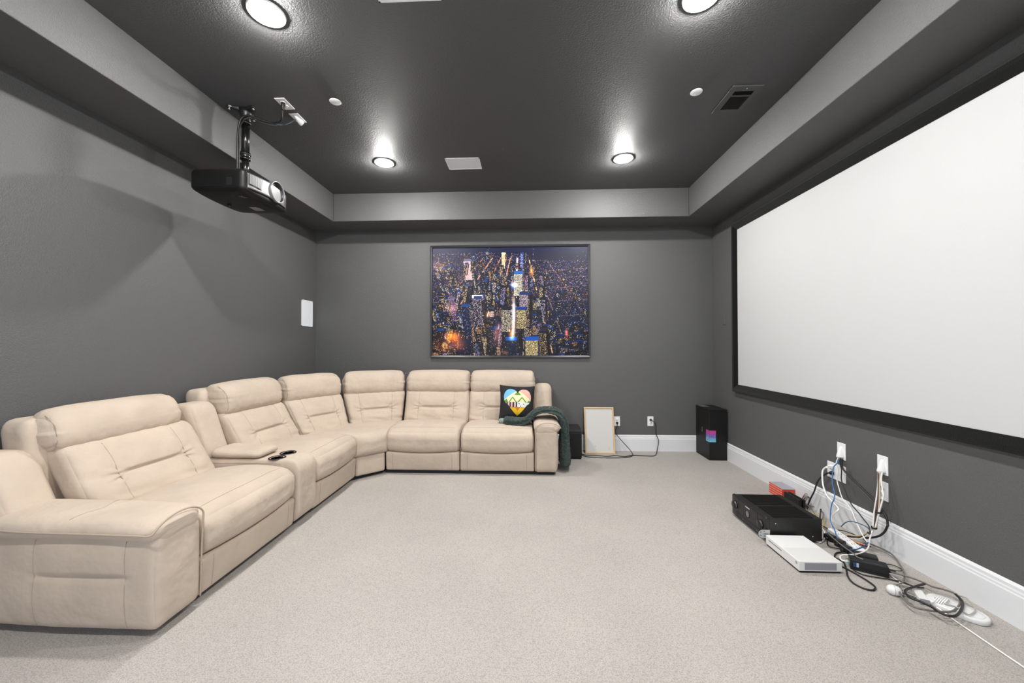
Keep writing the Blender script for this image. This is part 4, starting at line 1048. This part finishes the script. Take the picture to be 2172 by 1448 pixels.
# white sensor egg, white adapter, white base
t = empty('round_white_sensor', (1.895, 2.062, 0), 'small white egg-shaped device lying on the carpet', 'sensor', rz=-.5)
MB().lathe([(.001, -.030), (.012, -.028), (.021, -.019), (.0245, -.006), (.0245, .006), (.021, .019), (.012, .028), (.001, .030)], c=(0, 0, .024), ax='x', n=28).build('shell', M['white'], t)
MB().lathe([(.0248, -.001), (.0252, 0), (.0248, .001)], c=(0, 0, .024), ax='x', n=28, cap=False).build('seam_ring', M['ventgrey'], t)
a = math.atan2(1.985 - 2.063, 1.975 - 2.016)
t = empty('white_adapter', (1.992, 2.026, 0), 'white power adapter with grey end and its cable wound around it', 'adapter', rz=a)
box('case', (-.045, -.019, .004), (.045, .019, .030), M['white'], t, bevel=.004); box('end_cap', (.045, -.018, .005), (.0465, .018, .029), M['ventgrey'], t)
wrap = MB()
for k in range(5):
    y0 = 1.985 + k * .012
    pts = [(2.030 + .030 * math.cos(q) + .006 * k, 1.992 - .005 * k + .020 * math.cos(q + .5), .024 + .020 * math.sin(q)) for q in [2 * PI * i / 20 for i in range(20)]]
    wrap.tube(pts, .0028, 6, closed=True)
tag(wrap.build('wound_white_cable', M['wcable']), 'wound bundle of white cable beside the white adapter', 'cable')
t = empty('streaming_router', (2.078, 1.945, 0), 'long rounded white plastic base at the right end of the cable heap', 'device', rz=math.radians(-62))
def oval(n=44, L=.105, W_=.060, e=2.6):
    o_ = []
    for i in range(n):
        q = 2 * PI * i / n; c_, s_ = math.cos(q), math.sin(q)
        o_.append((L * math.copysign(abs(c_) ** (2 / e), c_), W_ * math.copysign(abs(s_) ** (2 / e), s_)))
    return o_
ov = oval(); R = [[(x * k, y * k, z) for x, y in ov] for k, z in ((.95, 0), (1, .004), (1, .020), (.97, .024), (.90, .0255))]
MB().rings(R).build('shell', M['white'], t)
R = [[(x * k * .86, y * k * .80, z) for x, y in ov] for k, z in ((1, .0255), (.98, .027), (.5, .030), (.02, .031))]
MB().rings(R).build('raised_top', M['white'], t)

CAB = {
'white_thick':[[2.221,2.866,0.411],[2.21,2.899,0.403],[2.198,2.933,0.367],[2.187,2.928,0.323],[2.176,2.905,0.255],[2.164,2.854,0.203],[2.153,2.781,0.181],[2.142,2.727,0.167],[2.13,2.719,0.153],[2.119,2.749,0.108],[2.108,2.746,0.077],[2.096,2.724,0.047],[2.085,2.715,0.063],[2.074,2.676,0.037],[2.062,2.637,0.017],[2.051,2.581,0.011]],
'blue':[[2.211,2.797,0.486],[2.197,2.805,0.453],[2.182,2.815,0.422],[2.168,2.809,0.373],[2.153,2.791,0.319],[2.139,2.756,0.264],[2.124,2.738,0.23],[2.11,2.742,0.187],[2.096,2.735,0.136],[2.081,2.717,0.09],[2.067,2.677,0.056],[2.052,2.658,0.073],[2.038,2.624,0.061],[2.014,2.571,0.03],[1.985,2.497,0.03],[1.994,2.452,0.03],[1.98,2.389,0.062],[1.966,2.323,0.114],[1.951,2.275,0.162]],
'white_thin':[[2.221,2.823,0.487],[2.211,2.829,0.45],[2.201,2.805,0.402],[2.191,2.799,0.34],[2.181,2.77,0.291],[2.171,2.725,0.231],[2.161,2.655,0.203],[2.151,2.608,0.158],[2.141,2.567,0.114],[2.131,2.556,0.123],[2.121,2.514,0.09],[2.111,2.466,0.064]],
'black_thin':[[2.211,2.794,0.493],[2.204,2.786,0.45],[2.198,2.767,0.415],[2.191,2.76,0.354],[2.184,2.73,0.306],[2.178,2.67,0.227],[2.171,2.597,0.189],[2.164,2.541,0.16],[2.158,2.544,0.17],[2.151,2.507,0.154],[2.144,2.487,0.13],[2.138,2.482,0.11],[2.131,2.492,0.12]],
'black_thick':[[2.211,2.78,0.493],[2.208,2.772,0.432],[2.205,2.701,0.388],[2.202,2.607,0.348],[2.199,2.524,0.309],[2.196,2.467,0.275],[2.193,2.43,0.239],[2.19,2.419,0.197],[2.186,2.416,0.194],[2.183,2.432,0.15],[2.18,2.464,0.109],[2.177,2.513,0.074],[2.174,2.556,0.05],[2.171,2.609,0.029]],
'black_left':[[2.221,2.89,0.361],[2.217,2.921,0.343],[2.213,2.953,0.315],[2.208,2.999,0.26],[2.204,3.033,0.167],[2.2,3.062,0.106],[2.195,3.084,0.046],[2.181,3.078,0.008]],
'b_white':[[2.211,2.474,0.499],[2.203,2.473,0.455],[2.195,2.456,0.4],[2.187,2.442,0.365],[2.179,2.443,0.325],[2.171,2.453,0.261],[2.163,2.467,0.174],[2.155,2.467,0.147],[2.147,2.499,0.102],[2.139,2.553,0.045],[2.131,2.611,0.016]],
'b_tan':[[2.206,2.484,0.496],[2.195,2.474,0.414],[2.185,2.465,0.336],[2.174,2.461,0.257],[2.164,2.467,0.154],[2.153,2.468,0.157],[2.142,2.506,0.106],[2.132,2.562,0.06],[2.121,2.649,0.026]],
'b_brown':[[2.201,2.488,0.49],[2.191,2.478,0.371],[2.181,2.477,0.291],[2.171,2.489,0.163],[2.161,2.486,0.135],[2.151,2.516,0.094],[2.141,2.573,0.048],[2.131,2.638,0.018]],
'w_down':[[2.211,2.502,0.486],[2.197,2.49,0.408],[2.183,2.483,0.345],[2.17,2.486,0.246],[2.156,2.481,0.148],[2.142,2.472,0.126],[2.128,2.473,0.075],[2.114,2.465,0.035],[2.034,2.408,0.035],[1.959,2.38,0.035],[1.883,2.37,0.035],[1.849,2.344,0.035],[1.837,2.313,0.035],[1.86,2.304,0.035]],
'arc':[[2.031,2.564,0.117],[2.04,2.546,0.148],[2.048,2.517,0.173],[2.057,2.484,0.181],[2.065,2.439,0.184],[2.074,2.417,0.177],[2.083,2.413,0.157],[2.091,2.427,0.136]],
'fl1':[[2.084,2.782,0.015],[2.1,2.739,0.015],[2.167,2.725,0.015],[2.198,2.678,0.015],[2.209,2.623,0.015],[2.196,2.578,0.015]],
'fl2':[[2.097,2.81,0.01],[2.082,2.732,0.01],[1.99,2.625,0.01],[1.928,2.541,0.01],[1.934,2.505,0.01],[1.978,2.49,0.01],[2.029,2.495,0.01]],
'fl3':[[1.978,2.634,0.075],[1.938,2.539,0.075],[1.913,2.429,0.075],[1.905,2.355,0.075],[1.902,2.31,0.075],[1.892,2.279,0.075],[1.905,2.256,0.075]],
'arcR':[[2.009,2.429,0.02],[2.085,2.506,0.02],[2.142,2.544,0.02],[2.187,2.546,0.02],[2.209,2.497,0.02],[2.217,2.437,0.02],[2.189,2.365,0.02],[2.13,2.268,0.02],[2.089,2.211,0.02],[2.031,2.156,0.02],[1.985,2.124,0.02]],
'loop':[[1.821,2.309,0.006],[1.832,2.286,0.006],[1.844,2.241,0.006],[1.853,2.177,0.006],[1.851,2.126,0.006],[1.835,2.101,0.006],[1.806,2.088,0.006],[1.775,2.104,0.006],[1.76,2.148,0.006],[1.78,2.206,0.006],[1.831,2.28,0.006],[1.871,2.347,0.006],[1.869,2.378,0.006],[1.864,2.403,0.006],[1.903,2.444,0.006],[1.946,2.459,0.006],[1.966,2.439,0.006]],
'brickR':[[2.007,2.235,0.03],[2.026,2.213,0.03],[2.062,2.183,0.03],[2.091,2.152,0.03],[2.104,2.124,0.03],[2.114,2.091,0.03],[2.147,2.069,0.03],[2.167,2.043,0.03],[2.154,2.004,0.03],[2.105,1.956,0.03],[2.039,1.914,0.03],[1.992,1.897,0.03],[1.943,1.898,0.03],[1.897,1.908,0.03],[1.864,1.923,0.03],[1.858,1.954,0.03],[1.881,2.01,0.03],[1.917,2.06,0.03],[1.954,2.099,0.03]],
'loop2':[[2.083,2.097,0.04],[1.996,2.066,0.04],[1.935,2.041,0.04],[1.906,2.013,0.04],[1.897,1.978,0.04],[1.916,1.954,0.04],[1.93,1.918,0.04],[1.93,1.876,0.04],[1.948,1.854,0.04],[1.979,1.856,0.04],[2.034,1.888,0.04],[2.098,1.937,0.04],[2.129,1.971,0.04],[2.149,2.014,0.04]],
'thin':[[1.861,2.27,0.006],[1.879,2.226,0.006],[1.936,2.201,0.006],[1.986,2.188,0.006],[2.025,2.163,0.006],[2.01,2.179,0.006],[2.031,2.17,0.006],[2.047,2.146,0.006],[2.065,2.122,0.006],[2.099,2.119,0.006]],
'thin2':[[2.081,2.324,0.01],[2.115,2.328,0.01],[2.136,2.308,0.01],[2.136,2.274,0.01],[2.118,2.262,0.01],[2.09,2.266,0.01],[2.055,2.288,0.01]],
'wcord':[[2.064,2.452,0.005],[2.063,2.406,0.005],[2.062,2.362,0.005],[2.042,2.285,0.005],[2.033,2.239,0.005],[2.018,2.159,0.005],[2.025,2.122,0.005],[2.023,2.094,0.005],[2.015,2.049,0.005],[2.009,2.002,0.005],[2.005,1.941,0.005],[1.997,1.887,0.005],[1.99,1.783,0.005],[1.984,1.677,0.005],[1.981,1.616,0.005],[1.97,1.53,0.005]],
'clear':[[2.025,1.991,0.035],[2.028,1.95,0.035],[2.056,1.927,0.035],[2.055,1.888,0.035],[2.061,1.875,0.035],[2.097,1.89,0.035],[2.129,1.914,0.035],[2.163,1.963,0.035],[2.179,2.001,0.035],[2.153,2.017,0.035]],
'yellow':[[2.145,2.977,0.02],[2.169,2.962,0.02],[2.17,2.922,0.02],[2.144,2.86,0.02],[2.089,2.792,0.02],[2.04,2.748,0.02]],
'bk1':[[2.133,3.172,0.03],[2.149,3.136,0.03],[2.192,3.119,0.03],[2.229,3.094,0.03],[2.245,3.042,0.03],[2.223,2.974,0.03],[2.177,2.908,0.03],[2.112,2.845,0.03]],
'bk2':[[2.244,3.203,0.05],[2.182,3.089,0.05],[2.143,2.975,0.05],[2.094,2.86,0.05],[2.09,2.815,0.05]],
'coil_c':[[2.219,3.136,0.05],[2.251,3.191,0.063],[2.152,3.026,0.05]],
'wl':[[2.061,2.778,0.008],[2.052,2.744,0.008],[2.019,2.685,0.008],[1.966,2.62,0.008],[1.908,2.573,0.008],[1.893,2.587,0.008]],
'grey':[[1.998,2.137,0.012],[1.966,2.126,0.012],[1.961,2.104,0.012],[1.943,2.049,0.012],[1.981,2.037,0.012]],
'antenna':[[1.89,2.545,0.16],[2.06,2.723,0.16]],
}
SPEC = [('white_thick', 'network_cable', .0058, 'wcable', 'thick white cable curving out of the wide plate down to the power strip'),
 ('blue', 'network_cable', .0034, 'blue', 'blue network cable hanging from the left hooded plate and looping on floor'),
 ('white_thin', 'signal_cable', .0034, 'wcable', 'thin white cable dropping from the left hooded plate across the baseboard'),
 ('black_thin', 'signal_cable', .0036, 'bcable', 'thin black cable from the left hooded plate to the tied bundle'),
 ('black_thick', 'speaker_cable', .0062, 'bcable', 'thick black cable running right from left hooded plate then curving back'),
 ('black_left', 'power_cable', .0052, 'bcable', 'black cord leaving the wide outlet plate down to the left'),
 ('b_white', 'speaker_wire', .0045, 'wcable', 'white wire in the bundle hanging from the right hooded plate'),
 ('b_tan', 'speaker_wire', .0045, 'tan', 'tan wire in the bundle hanging from the right hooded plate'),
 ('b_brown', 'speaker_wire', .0055, 'brown', 'dark brown wire in the bundle hanging from the right hooded plate'),
 ('w_down', 'network_cable', .0042, 'wcable', 'straight white cable from right hooded plate ending at the power brick'),
 ('arc', 'signal_cable', .0030, 'bluegrey', 'dark blue-grey cable arching just above the carpet with a loose end'),
 ('fl1', 'signal_cable', .0030, 'bcable', 'black cable crossing the white power strip on the floor'),
 ('fl2', 'power_cable', .0034, 'bcable', 'black cord bending behind the receiver corner towards the adapters'),
 ('fl3', 'power_cable', .0034, 'gcable', 'straight dark grey cord from the receiver to the power brick'),
 ('arcR', 'power_cable', .0042, 'gcable', 'grey-brown cord arching right around the power brick'),
 ('loop', 'power_cable', .0044, 'bcable', 'black cord making a long loop on open carpet right of the console'),
 ('brickR', 'power_cable', .0046, 'gcable', 'dark cord from the brick circling the white adapter and white base'),
 ('loop2', 'power_cable', .0056, 'bcable', 'thick black cord looped over the white base'),
 ('thin', 'signal_cable', .0032, 'bcable', 'thin black cable passing under the front of the power brick'),
 ('thin2', 'signal_cable', .0026, 'bcable', 'thin black cable bent in a hairpin right of the power brick'),
 ('wcord', 'power_cable', .0034, 'wcable', 'long white cord running forward out of the frame at lower right'),
 ('clear', 'signal_cable', .0030, 'clear', 'translucent grey cable looped over the white base'),
 ('yellow', 'signal_cable', .0026, 'yellow', 'yellow cable behind the receiver'),
 ('bk1', 'signal_cable', .0048, 'gcable', 'dark cable running along behind the receiver top edge'),
 ('bk2', 'signal_cable', .0030, 'gcable', 'thin grey cable dropping from the coil behind the receiver'),
 ('wl', 'signal_cable', .0040, 'wcable', 'short white cable loop at the rear corner of the receiver'),
 ('grey', 'signal_cable', .0030, 'gcable', 'grey cable beside the white egg-shaped device')]
for key, nm, r, mk, lab in SPEC:
    cable(nm, CAB[key], r, M[mk], lab)
# coil of black wire behind the receiver, tangles around the white adapter
c0 = Vector(CAB['coil_c'][0]); rnd = random.Random(3); mb = MB()
for k in range(6):
    cx, cz = c0.x + rnd.uniform(-.012, .012), .055 + rnd.uniform(-.01, .012); R1, R2 = rnd.uniform(.022, .034), rnd.uniform(.030, .045)
    mb.tube([(cx + R1 * math.cos(q), c0.y + .008 * k - .02 + .006 * math.sin(2 * q), max(.006, cz + R2 * math.sin(q))) for q in [2 * PI * i / 24 for i in range(24)]], .0028, 6, closed=True)
tag(mb.build('coiled_cable', M['gcable']), 'small coil of black wire standing behind the receiver', 'cable')
mb = MB()
for k in range(5):
    cx, cy = 1.985 + rnd.uniform(-.02, .02), 2.065 + rnd.uniform(-.02, .02); R1, R2 = rnd.uniform(.05, .085), rnd.uniform(.022, .04)
    mb.tube([(cx + R1 * math.cos(q) * .6 + R2 * math.sin(q) * .5, cy + R2 * math.sin(q) - R1 * math.cos(q) * .8 * .8, .006 + .004 * k) for q in [2 * PI * i / 28 for i in range(28)]], .0024, 6, closed=True)
tag(mb.build('coiled_cable', M['clear']), 'loose coil of thin grey wire under the white adapter', 'cable')
plug('plug', 'white plug in the wide outlet plate on the right wall', (WR - .008, 2.905, .390), RZ, M['wcable'], .045)
plug('plug', 'black plug in the wide outlet plate on the right wall', (WR - .008, 2.905, .350), RZ, M['bcable'], .03)
tie = MB()
for p_ in ((CAB['b_tan'][3]), (CAB['b_tan'][5])):
    tie.lathe([(.012, -.006), (.015, -.005), (.015, .005), (.012, .006)], c=p_, n=16, cap=False)
tag(tie.build('cable_tie', M['bcable']), 'black straps around the wire bundle below the right hooded plate', 'cable tie')
for k, (mk, dx, lab) in enumerate((('orange', 0, 'orange wire end lying beside the white power strip'), ('magenta', .012, 'magenta wire end lying beside the white power strip'), ('bcable', .022, 'black wire end lying beside the white power strip'))):
    cable('speaker_wire', [(2.150, 2.50 - dx * .6, .03), (2.135, 2.53 - dx, .022), (2.125 + dx * .3, 2.56 - dx, .016), (2.118, 2.60 - dx, .012), (2.112, 2.64 - dx, .010)], .0045, M[mk], lab)
